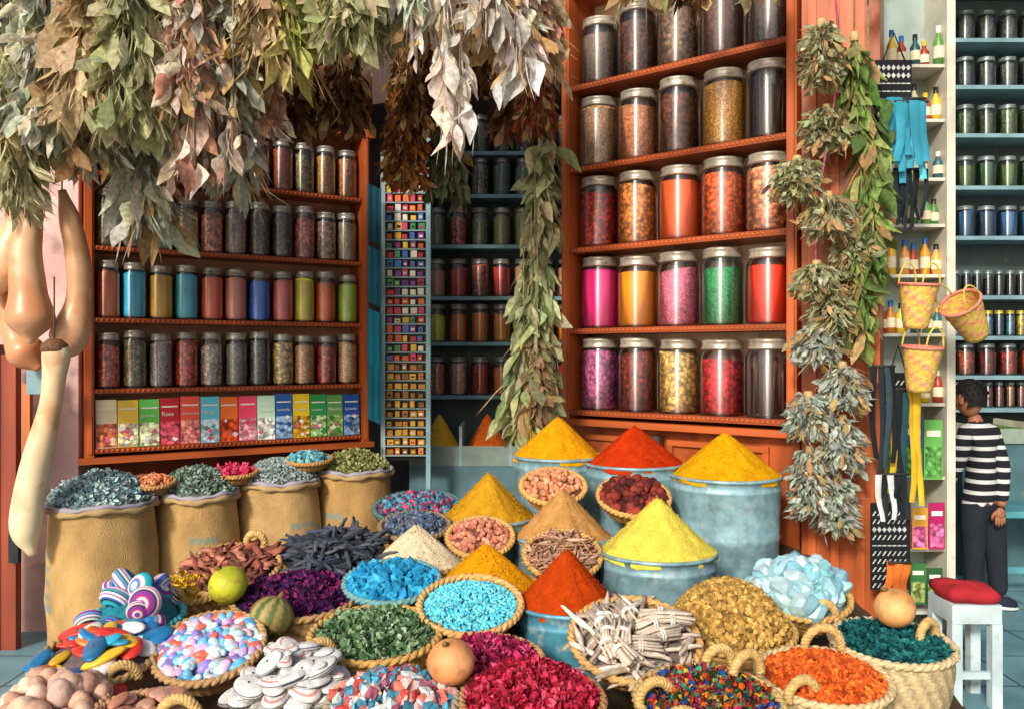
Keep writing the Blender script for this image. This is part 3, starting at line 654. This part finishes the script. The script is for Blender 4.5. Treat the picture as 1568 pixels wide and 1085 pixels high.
for i in range(14):
    cx, cy = rng.uniform(-.12, .12), rng.uniform(-.13, .11); a = rng.uniform(-.5, .5)+(PI/2 if cx < 0 else 0); zz = rng.uniform(.03, .06)
    for k in range(13):
        ox, oz = rng.normal(0, .009, 2); l = rng.uniform(.05, .066); d = np.array([math.cos(a), math.sin(a)])*l; w = np.array([-math.sin(a), math.cos(a)])*ox
        b.tube([(cx-d[0]+w[0]*1.4, cy-d[1]+w[1]*1.4, zz+oz), (cx+w[0], cy+w[1], zz+.005+oz), (cx+d[0]+w[0]*1.4, cy+d[1]+w[1]*1.4, zz+oz)], .0048, hx('#c6b6a2')*rng.uniform(.8, 1.15), 'solid', 6)
    t = np.linspace(0, 2*PI, 14)
    for o_ in (-.004, .004):
        b.tube(np.stack([cx+o_*math.cos(a)+.020*np.cos(t)*-math.sin(a), cy+o_*math.sin(a)+.020*np.cos(t)*math.cos(a), zz+.004+.02*np.sin(t)], 1), .003, hx('#e6ded0'), 'solid', 6)
b.obj('stick_bundles', parent=b_st)
B('orange_peel_bowl', -1.88, 4.4, .835, .125, 'chunk', pal('#d88858', '#e0a078', '#c87048'), 120, .03, .04, .1, .06, col='#b88a50')
B('rose_bud_bowl', -1.525, 4.66, .853, .12, 'petal', pal('#c82850', '#e05070'), 180, .03, .04, .1, .06, col='#b88a50')
B('blue_flower_bowl', -1.165, 4.86, .90, .13, 'chunk', pal('#68a8b0', '#88c0c0', '#4a90a0'), 120, .03, .05, .1, .06, col='#b88a50')

# ------------------------------------------------------------------ sacks
def sack(name, x, y, z, r, P, kind, size, n, hm, print_a, seed, tone='#c09a62'):
    b = MB(); base = hx(tone, 1.05); pr = []
    m = 46
    for i in range(m+1):
        t = i/m; pr.append((r*(.93+.09*math.sin(PI*t)-.02*t), z*t*.985))
    pr = [(.001, .003)]+pr
    r1, r2, r3, r4 = np.random.default_rng(seed).uniform(0, 6, 4)
    def fold(A, t):
        e = np.clip(1.15-t, .15, 1)
        return .5*np.sin(A*3+r2+2.2*t)+e*(.4*np.sin(A*7+r3-4*t)+.5*np.abs(np.sin(t*6+A*1.5+r4+.6*np.sin(A*4)))**6+.4*np.abs(np.sin(t*11-A*2.5+r2+np.sin(A*3+r1)))**8)
    def wob(A, R, Z):
        t = Z/z
        w = .03*np.sin(A*2+r1+t*2)+.042*fold(A, t)
        return R*(1+w), Z
    def cols(A, R, Z):
        t = Z/z; k = .93+.10*fold(A, t)
        c = k[..., None]*base
        m1 = (np.abs(((A-print_a+PI) % (2*PI))-PI) < .33)&(t > .3)&(t < .72)&(((t*24) % 2) < 1.3)
        c = np.where(m1[..., None], c*.55+hx('#3f8f98')*.45, c); return c
    b.lathe(pr, 120, base, 'burlap', wob=wob, cols=cols)
    t = np.linspace(0, 2*PI, 97); rr = r*(1+.03*np.sin(t*2+r1+2)+.042*fold(t, np.ones_like(t)))*(.955)
    for k_, (dz, th, c) in enumerate(((0, .012, '#9a96a0'), (-.02, .015, '#a88c60'))):
        P_ = np.stack([(rr+.004*k_)*np.cos(t), (rr+.004*k_)*np.sin(t), z*.985+dz+.006*np.sin(t*5+r3)+.003*np.sin(t*17)], 1)
        b.tube(P_, th*(1+.3*np.sin(t*9+r4)), hx(c), 'cloth', 8, cap=False)
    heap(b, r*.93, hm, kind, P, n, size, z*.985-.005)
    b.obj(name, (x, y, 0))
sack('herb_sack', -2.064, 4.28, .775, .262, pal('#90aab0', '#9ebaba', '#708c94', '#b4c8c2'), 'petal', .026, 1600, .14, -PI/2-.9, 1)
sack('herb_sack', -1.70, 4.58, .775, .228, pal('#7c9480', '#8ca490', '#64786c', '#a0b0a0'), 'petal', .022, 1400, .13, -PI/2+.5, 2, '#b8925a')
sack('herb_sack', -1.328, 4.83, .805, .232, pal('#8a9894', '#9aa8a4', '#707c7c'), 'chunk', .016, 1300, .12, -PI/2+.9, 3, '#c29c66')
sack('herb_sack', -.936, 5.03, .835, .225, pal('#9a9a5c', '#acac70', '#7c804c'), 'petal', .020, 1100, .11, -PI/2-.4, 4, '#b08a54')

# ------------------------------------------------------------------ gourds
def ball(name, x, y, z, r, c1, c2=None, ribs=0):
    b = MB(); k = 28; th = np.linspace(.02, PI-.02, k)
    pr = [(r*math.sin(t), r*.93*math.cos(t)) for t in th]; c1 = hx(c1); c2 = hx(c2) if c2 else c1*.85
    def wob(A, R, Z): return R*(1+(.025*np.abs(np.sin(A*ribs/2)) if ribs else .012*np.sin(A*3+Z*30)+.012*np.sin(A*2))), Z
    def cols(A, R, Z):
        q = (.5+.5*np.tanh(3*np.sin(A*ribs)+1.2*np.sin(Z*300+A*7))) if ribs else .5+.5*np.sin(A*2+Z*40)
        return c1*q[..., None]+c2*(1-q[..., None])
    b.lathe(pr, 72, c1, 'fruit', wob=wob, cols=cols)
    b.tube([(0, 0, r*.9), (.004, 0, r*1.05), (.012, 0, r*1.15)], [.01, .007, .006], hx('#7a6038'), 'solid', 7)
    b.obj(name, (x, y, z), (.35, .3, rng.uniform(0, 6)))
ball('yellow_gourd', -.957, 2.86, .725, .066, '#b8b82c', '#a0a428')
ball('striped_gourd', -.77, 2.72, .66, .07, '#4a6030', '#a08c54', 10)
ball('orange_gourd', -.163, 2.27, .68, .063, '#dc9a64', '#d49058')
ball('orange_gourd', 1.172, 2.6, .725, .062, '#e0a468', '#d89658')
def gourd(name, pts, rads, cols_=('#e8c8a0', '#d89a70')):
    pts = np.array(pts, float); n = 44
    t = np.linspace(0, len(pts)-1, n); P = []
    ext = np.vstack([2*pts[0]-pts[1], pts, 2*pts[-1]-pts[-2]]); re = np.concatenate([[rads[0]], rads, [rads[-1]]])
    Rr = []
    for q in t:
        i = min(int(q), len(pts)-2); u = q-i
        w = (-.5*u+u*u-.5*u**3, 1-2.5*u*u+1.5*u**3, .5*u+2*u*u-1.5*u**3, -.5*u*u+.5*u**3)
        P.append(sum(w[k]*ext[i+k] for k in range(4))); Rr.append(max(.004, sum(w[k]*re[i+k] for k in range(4))))
    b = MB(); c1, c2 = hx(cols_[0]), hx(cols_[1]); m = (.5+.5*np.sin(np.linspace(0, 9, n)+rng.uniform(0, 6)))[:, None]
    Rr = np.array(Rr)*(1+.02*np.sin(np.linspace(0, 22, n)+rng.uniform(0, 6)))
    b.tube(P, Rr, c1*m+c2*(1-m), 'gourd', 28); b.tube([P[0], np.array(P[0])+np.array([0, 0, .3])], .004, hx('#5a4a38'), 'solid', 5)
    b.obj(name)
Y = 4.05
gourd('hanging_gourd', [(-2.36, Y, 2.17), (-2.47, Y, 2.28), (-2.44, Y, 2.37), (-2.36, Y, 2.36), (-2.33, Y, 2.24), (-2.36, Y, 2.08), (-2.42, Y, 1.94), (-2.47, Y, 1.84), (-2.49, Y, 1.76)], [.015, .03, .036, .042, .05, .072, .095, .08, .02], ('#ecc49c', '#e8b48c'))
gourd('hanging_gourd', [(-2.25, Y-.05, 2.3), (-2.26, Y-.05, 2.15), (-2.29, Y-.05, 1.98), (-2.28, Y-.05, 1.80), (-2.27, Y-.05, 1.66), (-2.27, Y-.05, 1.55)], [.02, .045, .07, .08, .105, .015], ('#c88c64', '#e4b890'))
gourd('hanging_gourd', [(-2.20, Y+.1, 2.3), (-2.16, Y+.1, 2.15), (-2.12, Y+.1, 1.95), (-2.12, Y+.1, 1.75), (-2.17, Y+.1, 1.57), (-2.22, Y+.1, 1.48)], [.02, .05, .055, .06, .09, .02], ('#dcac80', '#e4bc94'))
gourd('hanging_gourd', [(-2.46, Y+.12, 1.9), (-2.48, Y+.12, 1.75), (-2.44, Y+.12, 1.6), (-2.38, Y+.12, 1.50), (-2.32, Y+.12, 1.43)], [.02, .05, .06, .085, .02], ('#dc9c70', '#cc8c64'))
gourd('hanging_gourd', [(-2.13, Y-.1, 1.56), (-2.12, Y-.1, 1.51), (-2.13, Y-.1, 1.40), (-2.15, Y-.1, 1.25), (-2.20, Y-.1, 1.05), (-2.245, Y-.1, .85), (-2.26, Y-.1, .68), (-2.23, Y-.1, .57)], [.035, .062, .05, .05, .062, .07, .066, .02], ('#ecd8b0', '#e4c498'))
b = MB(); b.lathe([(.001, .02), (.03, .015), (.058, -.01), (.06, -.04), (.03, -.06)], 20, hx('#6a4a30'), 'rocky', (-2.125, Y-.105, 1.555)); b.obj('gourd_cap')
b = MB(); b.box((-2.76, 4.3, 0), (-2.60, 4.38, 1.55), hx('#6a2c20'), 'wood'); b.box((-2.60, 4.31, 0), (-2.52, 4.36, 1.5), hx('#8a3c26'), 'wood'); b.box((-2.50, 4.33, .9), (-2.46, 4.36, 1.35), hx('#c8703c'), 'wood')
b.box((-2.54, 4.28, .45), (-2.49, 4.309, .60), hx('#2a3034'), 'metal_lid'); b.box((-2.46, 4.3, 1.30), (-2.38, 4.36, 1.42), hx('#7a98a0'), 'paint'); b.obj('door_frame')

# ------------------------------------------------------------------ hanging herbs
def bunch(name, x, y, zt, zb, w, P, n, kind='leaf', L=.1, W=.03, splay=.5, taper=True, stems=10, string=True, mat='leafy', twigs=.6):
    b = MB(); H = zt-zb
    for i in range(stems):
        a = rng.uniform(0, 2*PI); q = w*rng.uniform(.2, .8)
        b.tube([(0, 0, 0), (q*.4*math.cos(a), q*.4*math.sin(a), -H*.4), (q*math.cos(a), q*math.sin(a), -H*rng.uniform(.7, .95))], .0035, P.mean(0)*.6, 'solid', 5)
    def lay(n, P, T, L, W, splay, jn):
        t = rng.uniform(0.02, .93, n); wr = w*np.clip(.3+1.1*t-.45*t*t, 0, 1) if taper else w*np.sqrt(np.clip(4*t*(1.05-t), 0.05, 1))
        a = rng.uniform(0, 2*PI, n); q = wr*np.sqrt(rng.uniform(.05, 1, n))
        pos = np.stack([q*np.cos(a), q*np.sin(a), -H*t], -1)
        d = np.stack([np.cos(a)*splay, np.sin(a)*splay, -np.ones(n)], -1)+rng.normal(0, .3*splay+.1, (n, 3))
        R = dirmat(d); s = rng.uniform(.5, 1.35, n); s2 = s*rng.uniform(.6, 1.3, n); sc = np.stack([W*s2, L*s*.5, L*s], -1)
        cols = pick(P, n, .3)
        for i in range(len(T)):
            k = slice(i, None, len(T)); b.scatter(T[i], pos[k], R[k], sc[k], cols[k], mat)
    lay(n, P, STRANDS if kind == 'grass' else LEAVES, L, W, splay, 0)
    if kind == 'leaf' and twigs: lay(int(n*twigs), np.array([P.mean(0)*.8, hx('#b89868')]), STRANDS, L*1.4, .0045, splay*.9, 0)
    if string: b.tube([(0, 0, 0), (0, 0, .5)], .004, hx('#8a7a5a'), 'solid', 5)
    b.lathe([(.018, -.02), (.022, 0), (.018, .02)], 10, hx('#b09868'), 'solid', (0, 0, -.01))
    return b.obj(name, (x, y, zt))
GG = pal('#bcc0ac', '#ccccb8', '#a8b09c', '#dedacc', '#b0b8a0', '#ccc4a8')
GR = pal('#8a9c60', '#a0ac74', '#b4b88c', '#788a58', '#c4bc90')
OL = pal('#b0b080', '#bcb890', '#94966c', '#ccc49c')
PK = pal('#dcb6a0', '#d09c84', '#e4ccbc', '#c8bca0', '#e4d4c4', '#b88c74', '#bcb8a0')
CRM = pal('#e8ded0', '#eee8e0', '#dccab4', '#e4d4c6')
BR = pal('#6a4428', '#7c5434', '#8c6438', '#543820')
YG = pal('#bcbc68', '#a4b060', '#ccc47c', '#8c9858')
TN = pal('#c8ac84', '#d0b890', '#b09c74')
Hb = [
 (-2.30,3.75,3.3,2.62,.13,GG,240,'leaf',.10,.024),(-2.34,3.9,2.95,2.2,.10,CRM,180,'leaf',.09,.026),(-2.08,3.75,3.2,2.35,.12,GR,300,'leaf',.10,.015),
 (-1.98,3.6,3.3,2.36,.13,GG,320,'leaf',.12,.024),(-2.14,3.62,2.80,2.14,.11,OL,900,'grass',.15,.006),(-1.82,3.75,3.3,2.28,.12,GG,340,'leaf',.11,.025),
 (-1.74,3.50,3.3,2.46,.11,TN,1000,'grass',.17,.005),(-1.57,3.48,3.3,2.44,.12,OL,1200,'grass',.16,.005),(-1.66,3.85,2.7,2.08,.09,GG,120,'leaf',.17,.024),
 (-1.45,3.6,3.3,2.55,.12,PK,280,'leaf',.10,.034),(-1.33,3.5,3.25,2.46,.11,PK,300,'leaf',.10,.034),(-1.38,3.7,2.7,2.27,.11,PK,150,'leaf',.09,.05),
 (-1.20,3.6,3.3,2.54,.12,GG,290,'leaf',.11,.026),(-1.22,3.75,2.65,2.26,.08,GG,70,'leaf',.14,.03),(-1.12,3.8,3.0,2.48,.10,PK,200,'leaf',.09,.03),
 (-1.04,3.58,3.3,2.72,.10,TN,700,'grass',.15,.005),(-.93,3.55,3.2,2.74,.05,YG,55,'leaf',.19,.026),(-.80,3.6,3.3,2.92,.09,TN,350,'grass',.15,.005),
 (-.68,3.55,3.3,2.84,.09,OL,1000,'grass',.16,.005),(-.59,3.7,3.3,2.94,.10,OL,700,'grass',.15,.005),(-.45,3.6,3.3,2.96,.09,GG,110,'leaf',.12,.024),
 (-.34,3.7,3.3,2.90,.08,CRM,80,'leaf',.13,.026),(-.12,3.6,3.3,2.88,.10,CRM,130,'leaf',.12,.028),(.02,3.7,3.3,2.78,.09,CRM,130,'leaf',.12,.028),
 (.08,3.8,3.3,2.86,.09,PK,150,'leaf',.11,.026),(.15,3.9,3.2,2.82,.07,TN,200,'grass',.14,.006),
 (-.85,4.3,3.2,2.62,.12,BR,500,'leaf',.08,.017),(-.55,4.4,3.2,2.35,.11,pal('#8a5c2c','#aa7234','#6a4828','#9a5428'),700,'leaf',.065,.015),(-.48,4.3,3.2,2.64,.10,BR,420,'leaf',.07,.015),
 (-1.1,4.3,3.2,2.62,.13,BR,350,'leaf',.09,.02),(-.2,4.3,3.3,2.84,.12,BR,400,'leaf',.08,.016),(.12,4.3,3.3,2.6,.10,pal('#9a4c30','#8a5c3c','#a87848'),420,'leaf',.07,.016),
 (-.02,4.5,3.0,2.66,.09,pal('#7a6448','#8a4834'),220,'leaf',.08,.016),(-.35,4.5,2.9,2.34,.08,pal('#5c6a4c','#6a7a58','#4c4a34'),220,'leaf',.10,.020),
 (-1.5,4.1,3.3,2.5,.2,OL,300,'leaf',.11,.022),(-1.9,4.1,3.3,2.5,.2,TN,300,'leaf',.11,.022),(-2.25,4.15,3.3,2.4,.2,GG,300,'leaf',.11,.024),
 (.56,3.6,3.3,3.06,.09,GR,60,'leaf',.12,.022),(.78,3.7,3.35,3.08,.10,BR,60,'leaf',.1,.025),(1.1,3.7,3.35,3.1,.10,OL,70,'leaf',.1,.025),(1.62,3.6,3.35,3.06,.08,CRM,50,'leaf',.1,.026)]
for (x, y, zt, zb, w, P, n, k, L_, W_) in Hb: bunch('dried_herb_bunch', x, y, zt, zb, w, P, int(n*1.1), k, L_, W_, .42)
for (x, y, zt, zb, n) in ((-.42, 3.6, 3.2, 2.76, 10), (-.28, 3.55, 3.1, 2.58, 14), (-.22, 3.6, 2.9, 2.42, 12), (-.27, 3.65, 2.72, 2.45, 8), (.02, 3.6, 3.0, 2.66, 10), (-1.32, 3.5, 2.6, 2.25, 12), (-1.15, 3.5, 2.5, 2.28, 10)):
    bunch('dried_pod_string', x, y, zt, zb, .05, CRM if x > -1 else PK, n, 'leaf', .15, .05, .25, True, 4)
b = MB(); b.tube([(-3, 3.7, 3.72), (0, 3.72, 3.74), (2.2, 3.7, 3.72)], .035, hx('#6a4428'), 'wood_h', 12); b.tube([(-3, 4.3, 3.72), (1.2, 4.3, 3.74)], .035, hx('#6a4428'), 'wood_h', 12)
for xx in (-2.9, -1.4, .4, 1.5): b.tube([(xx, 3.5, 3.79), (xx, 4.9, 3.79)], .03, hx('#6a4428'), 'wood', 10)
b.obj('hanging_pole')
LG = pal('#a8ac80', '#8c9866', '#c0c098', '#b4b084', '#7c8a5c')
for (x, y, zt, zb, w, n) in ((.17, 4.5, 2.72, 2.2, .045, 55), (.15, 4.5, 2.4, 1.85, .05, 70), (.12, 4.45, 2.05, 1.5, .07, 85), (.10, 4.42, 1.75, 1.25, .085, 95), (.06, 4.4, 1.55, 1.14, .09, 85)):
    bunch('bay_leaf_garland', x, y, zt, zb, w, LG, n, 'leaf', .16, .028, .42, twigs=.3)
bunch('dried_herb_bunch', .13, 4.36, 1.62, 1.2, .06, pal('#9a7a5c', '#b09070', '#8a8a60'), 700, 'grass', .1, .005)
G1 = pal('#a0a47c', '#b0b48c', '#888c64', '#c0c0a0', '#a49c74'); G2 = pal('#a8b4a8', '#bcc6b8', '#94a094', '#ccd2c4')
# bundles tied one under another down the post: (x, top z, bottom z, half width)
cl = [(1.35,2.95,2.66,.085,G1),(1.40,2.60,2.42,.11,G1),(1.25,2.36,2.18,.11,G1),(1.38,2.20,2.01,.105,G1),(1.50,2.04,1.86,.085,G1),(1.33,1.90,1.76,.09,G1),(1.40,1.80,1.60,.095,G1),(1.34,1.63,1.46,.10,G2),(1.44,1.46,1.26,.095,G2),(1.30,1.33,1.15,.095,G2),(1.44,1.23,.99,.09,G2),(1.31,1.09,.80,.085,G2),(1.43,.97,.72,.075,G2)]
for (gx, z0, z1, hw, P) in cl:
    bunch('dried_herb_garland', gx, 3.74+rng.uniform(-.04, .04), z0, z1, hw*.82, P, 300, 'leaf', .050, .014, 1.0, False, 8, False, twigs=.9)
b = MB(); t = np.linspace(0, 1, 30); b.tube(np.stack([1.38+.05*np.sin(t*9), np.full(30, 3.72), 3.3-2.55*t], 1), .005, hx('#a04a60'), 'solid', 6); b.obj('garland_string')
for (x, zt, zb) in ((1.5, 2.9, 2.5), (1.56, 2.65, 2.2), (1.57, 2.3, 1.85), (1.53, 1.95, 1.6)):
    bunch('green_leaf_garland', x, 3.72, zt, zb, .035, pal('#74904c', '#90a45c', '#607c40', '#a8ac68'), 75, 'leaf', .13, .016, .38, False)

# ------------------------------------------------------------------ hanging goods on the right
def strips(name, x, y, zt, L_, w, cols, n, mat='cloth'):
    b = MB()
    for i in range(n):
        a = x-w/2+w*(i+.5)/n; g = np.linspace(0, 1, 7); ll = L_*rng.uniform(.8, 1.05); hw = w/n*.62; ph = rng.uniform(0, 6); dy = rng.uniform(-.02, .02)
        V = []
        for q in g:
            for sx in (-1, 0, 1): V.append((a+sx*hw*(1-.3*q)+.012*math.sin(q*4+ph), y+dy+.012*math.sin(q*6+ph)-(sx == 0)*.008, zt-ll*q))
        b.add(V, [(r*3+c, r*3+c+1, r*3+c+4, r*3+c+3) for r in range(6) for c in (0, 1)], cols[rng.integers(len(cols))]*rng.uniform(.8, 1.15), mat)
    b.tube([(x-w/2, y, zt), (x+w/2, y, zt)], .006, hx('#303030'), 'solid', 6)
    return b.obj(name)
def patterned(name, x, y, z, w, h, c1='#16181c', c2='#c0c4c0'):
    b = MB(); b.box((-w/2, 0, -h/2), (w/2, .012, h/2), hx(c1), 'cloth')
    rowsn = int(h/.035)
    for r_ in range(rowsn):
        cz = -h/2+.02+r_*.035; ty = rng.integers(3); k = int(w/.022)
        for i in range(k):
            cx = -w/2+.012+i*.022; s = .010
            if ty == 0: V = [(cx-s, -.002, cz), (cx, -.002, cz+s*1.3), (cx+s, -.002, cz), (cx, -.002, cz-s*1.3)]
            elif ty == 1: V = [(cx-s, -.002, cz-s), (cx-s*.4, -.002, cz-s), (cx+s, -.002, cz+s), (cx+s*.3, -.002, cz+s)]
            else: V = [(cx-s*.9, -.002, cz-s*.3), (cx+s*.9, -.002, cz-s*.3), (cx+s*.9, -.002, cz+s*.2), (cx-s*.9, -.002, cz+s*.2)]
            b.add(V, [(0, 1, 2, 3)], hx(c2)*rng.uniform(.7, 1), 'cloth')
    b.tube([(-w*.3, 0, h/2), (0, 0, h/2+.12), (w*.3, 0, h/2)], .004, hx(c1), 'solid', 5)
    b.obj(name, (x, y, z))
patterned('printed_bag', 1.70, 3.78, 2.66, .16, .30)
strips('blue_tassel_bag', 1.73, 3.72, 2.62, .36, .17, pal('#3f9fb6', '#3590a8', '#4eb0c2'), 5)
strips('blue_tassel_bag', 1.74, 3.70, 2.60, .28, .15, pal('#3590a8', '#4eb0c2'), 4)
strips('black_tassel', 1.76, 3.76, 2.32, .26, .14, pal('#14181c', '#1c242c'), 8)
strips('leather_strap_set', 1.62, 3.7, 1.45, .5, .10, pal('#16181c', '#2a3a40', '#20282c'), 4)
strips('leather_strap_set', 1.73, 3.72, 1.35, .55, .14, pal('#c8a020', '#14181c', '#1c4048', '#101418'), 5)
strips('leather_strap_set', 1.66, 3.70, .98, .22, .14, pal('#c8ccc8', '#14181c', '#1c2428'), 6)
patterned('printed_bag', 1.66, 3.72, .66, .17, .38); patterned('printed_bag', 1.71, 3.76, 1.30, .12, .24)
strips('leather_strap_set', 1.68, 3.68, .60, .16, .10, pal('#d8601c', '#e07028'), 3)
for (x, z, r, tl) in ((1.745, 1.80, .078, 0.), (1.76, 1.53, .078, 0.), (1.92, 1.72, .082, -.75)):
    b = MB(); h = .19
    pr = [(.001, -h)]+[(r*(.62+.4*(i/10)), -h+h*i/10) for i in range(11)]
    cs = [hx('#d8b84c'), hx('#d8806c'), hx('#d8c060'), hx('#d0a850')]
    def cols(A, R, Z):
        k = ((A/(2*PI)*16).astype(int)+np.arange(len(pr))[:, None]) % 4; return np.array(cs)[k]
    b.lathe(pr, 32, cs[0], 'wicker', wob=lambda A, R, Z: (R+.003*np.sin(A*16+Z*200), Z), cols=cols)
    t = np.linspace(0, 2*PI, 33); b.tube(np.stack([r*1.03*np.cos(t), r*1.03*np.sin(t), 0*t], 1), .007, cs[1], 'wicker', 6, cap=False)
    for s_ in (-1, 1):
        t = np.linspace(0, PI, 14); b.tube(np.stack([.05*np.cos(t), np.full(14, s_*r*.8), .09*np.sin(t)], 1), .004, cs[0], 'wicker', 5)
    b.obj('hanging_mini_basket', (x, 3.64, z), (.1, tl, .4))

# ------------------------------------------------------------------ boy
def skin_body(name, pts, edges, rads, assign, mats, parent):
    me = bpy.data.meshes.new(name); me.from_pydata(pts, edges, []); o = bpy.data.objects.new(name, me); scene.collection.objects.link(o)
    md = o.modifiers.new('s', 'SKIN'); md.use_smooth_shade = True
    sv = me.skin_vertices[0].data
    for i, r in enumerate(rads): sv[i].radius = r if isinstance(r, tuple) else (r, r); sv[i].use_root = (i == 0)
    o.modifiers.new('u', 'SUBSURF').levels = 2
    dg = bpy.context.evaluated_depsgraph_get(); dg.update(); nm = bpy.data.meshes.new_from_object(o.evaluated_get(dg))
    o.modifiers.clear(); o.data = nm; nm.materials.clear()
    for m in mats: nm.materials.append(MATS[m])
    ca = nm.color_attributes.new('Col', 'FLOAT_COLOR', 'POINT')
    cols = np.array([(*assign(v.co)[1], 1) for v in nm.vertices]).ravel(); ca.data.foreach_set('color', cols)
    for p in nm.polygons: p.material_index = assign(p.center)[0]; p.use_smooth = True
    o.parent = parent; return o
boy = bpy.data.objects.new('boy', None); scene.collection.objects.link(boy); boy.location = (.05, 0, .0)
SK = hx('#9a6446')
pts = [(2.72,5.0,.66),(2.71,5.0,.80),(2.705,5.0,.93),(2.70,5.0,1.04),(2.685,5.0,1.10),(2.660,5.0,1.16),
       (2.795,5.04,1.04),(2.84,5.0,.84),(2.80,4.93,.68),(2.77,4.90,.62),
       (2.605,4.96,1.04),(2.56,4.99,.84),(2.53,5.08,.70),(2.51,5.12,.64),
       (2.785,5.02,.60),(2.80,5.0,.34),(2.83,5.02,.07),
       (2.655,4.98,.60),(2.66,4.98,.34),(2.665,5.0,.07)]
ed = [(0,1),(1,2),(2,3),(3,4),(4,5),(3,6),(6,7),(7,8),(8,9),(3,10),(10,11),(11,12),(12,13),(0,14),(14,15),(15,16),(0,17),(17,18),(18,19)]
rd = [(.108,.085),(.10,.078),(.108,.08),(.085,.065),.042,.038, .056,.046,.036,.026, .056,.046,.036,.026, .080,.062,.050, .080,.062,.050]
def asg(c):
    if c.z > 1.11 and abs(c.x-2.67) < .08: return 0, SK
    if c.z < .655 and (c.y < 4.925 and c.x > 2.73) : return 0, SK
    if c.z < .67 and c.y > 5.07: return 0, SK
    if c.z > .645: return 1, SK
    return 2, hx('#20262e')
skin_body('body', pts, ed, rd, asg, ['skin', 'shirt', 'cloth'], boy)
def hand(px, py, pz, sgn):
    b = MB(); V, F = ICO2; b.add(V*np.array([.03, .016, .036])+np.array([px, py, pz-.03]), F, SK, 'skin')
    for i, (l, o) in enumerate(((.045, -.022), (.052, -.008), (.048, .007), (.036, .02))):
        b.tube([(px+o, py, pz-.05), (px+o*1.1, py-.002, pz-.06-l*.5), (px+o*1.1+.004, py+.012, pz-.058-l)], [.0085, .0075, .006], SK, 'skin', 8)
    b.tube([(px-.022*sgn, py, pz-.02), (px-.04*sgn, py+.006, pz-.045), (px-.04*sgn, py+.014, pz-.07)], [.010, .009, .007], SK, 'skin', 8)
    b.obj('hand', parent=boy)
hand(2.765, 4.895, .615, 1); hand(2.505, 5.125, .635, -1)
b = MB(); V, F = ico(3)
hv = V.copy()*np.array([.086, .071, .103])
face = np.clip(-V[:, 0], 0, 1); hv[:, 0] -= np.exp(-((V[:, 1]/.18)**2+((V[:, 2]+.05)/.22)**2))*face*.016
hv[:, 0] *= 1-.12*np.clip(-V[:, 2], 0, 1); hv[:, 1] *= 1-.25*np.clip(-V[:, 2], 0, 1)
b.add(hv, F, SK, 'skin')
for s_ in (-1, 1):
    b.add(ICO2[0]*np.array([.017, .008, .024])+np.array([.005, s_*.073, -.01]), ICO2[1], SK*.9, 'skin')
    b.add(ICO2[0]*np.array([.006, .012, .006])+np.array([-.077, s_*.029, .008]), ICO2[1], hx('#1a1210'), 'shiny')
    b.tube([(-.080, s_*.045, .026), (-.086, s_*.030, .031), (-.086, s_*.015, .028)], .0032, hx('#15110f'), 'solid', 6)
b.add(ICO2[0]*np.array([.008, .020, .005])+np.array([-.077, 0, -.054]), ICO2[1], hx('#7a3a34'), 'skin')
hs = np.array([.096, .083, .112])
sel = V*hs+np.array([.008, 0, .010])
keep = (V[:, 2] > .25)|((V[:, 0] > -.05)&(V[:, 2] > .02))|((V[:, 0] > .2)&(V[:, 2] > -.62)); keep &= ~((V[:, 0] < -.6)&(V[:, 2] < .5))
FF = np.array([f for f in F if keep[f].all()]); sel = sel*(1+rng.uniform(-.025, .025, (len(sel), 1)))
b.add(sel, FF, hx('#15110f'), 'rocky')
hp = V[(V[:, 2] > .0)&(V[:, 0] > -.3)]; hp = hp[rng.integers(len(hp), size=500)]
b.scatter(STRANDS[0], hp*hs+np.array([.008, 0, .012]), dirmat(hp*.4+np.array([.2, 0, -.8])), np.tile([[.004, .02, .028]], (500, 1)), np.tile(hx('#1a1512'), (500, 1)), 'solid')
b.obj('head', (2.640, 5.0, 1.238), (0, -.1, -1.15), parent=boy)
for i, (x, y) in enumerate(((2.83, 5.0), (2.665, 4.98))):
    b = MB(); V, F = ICO2
    sv_ = V*np.array([.11, .045, .05]); sv_[:, 2] = np.maximum(sv_[:, 2], -.018)
    b.add(sv_+np.array([0, 0, .037]), F, hx('#1c2434'), 'cloth'); sl = V*np.array([.115, .05, .02]); b.add(sl+np.array([0, 0, .02]), F, hx('#c8ccc8'), 'paint')
    b.obj('shoe', (x-.02, y, 0), (0, 0, -.5), parent=boy)

# ------------------------------------------------------------------ light, sky, camera
w = bpy.data.worlds.new('World'); scene.world = w; w.use_nodes = True; nt = w.node_tree
sky = nt.nodes.new('ShaderNodeTexSky'); sky.sky_type = 'NISHITA'; sky.sun_disc = False
el = math.radians(29)
sky.sun_elevation = el
dirv = Vector((-.42, -.905, 0)).normalized()*math.cos(el)+Vector((0, 0, math.sin(el)))
sky.sun_rotation = math.atan2(dirv.x, dirv.y)
sky.air_density = 1.0; sky.dust_density = 3.0; sky.ozone_density = 1.0
bg = nt.nodes['Background']; bg.inputs[1].default_value = .15; nt.links.new(sky.outputs[0], bg.inputs[0])
sl = bpy.data.lights.new('sun', 'SUN'); sl.energy = 3.5; sl.angle = math.radians(9); sl.color = (1, .95, .88)
so = bpy.data.objects.new('sun', sl); scene.collection.objects.link(so); so.rotation_euler = dirv.to_track_quat('Z', 'Y').to_euler()
cam = bpy.data.cameras.new('camera'); cam.sensor_width = 36; cam.lens = 36*1300/1568; cam.clip_end = 300; cam.clip_start = .05
co = bpy.data.objects.new('camera', cam); scene.collection.objects.link(co); co.location = (0, 0, 1.5); co.rotation_euler = (PI/2, 0, 0)
scene.camera = co
scene.view_settings.view_transform = 'Standard'; scene.view_settings.look = 'None'; scene.view_settings.exposure = 0
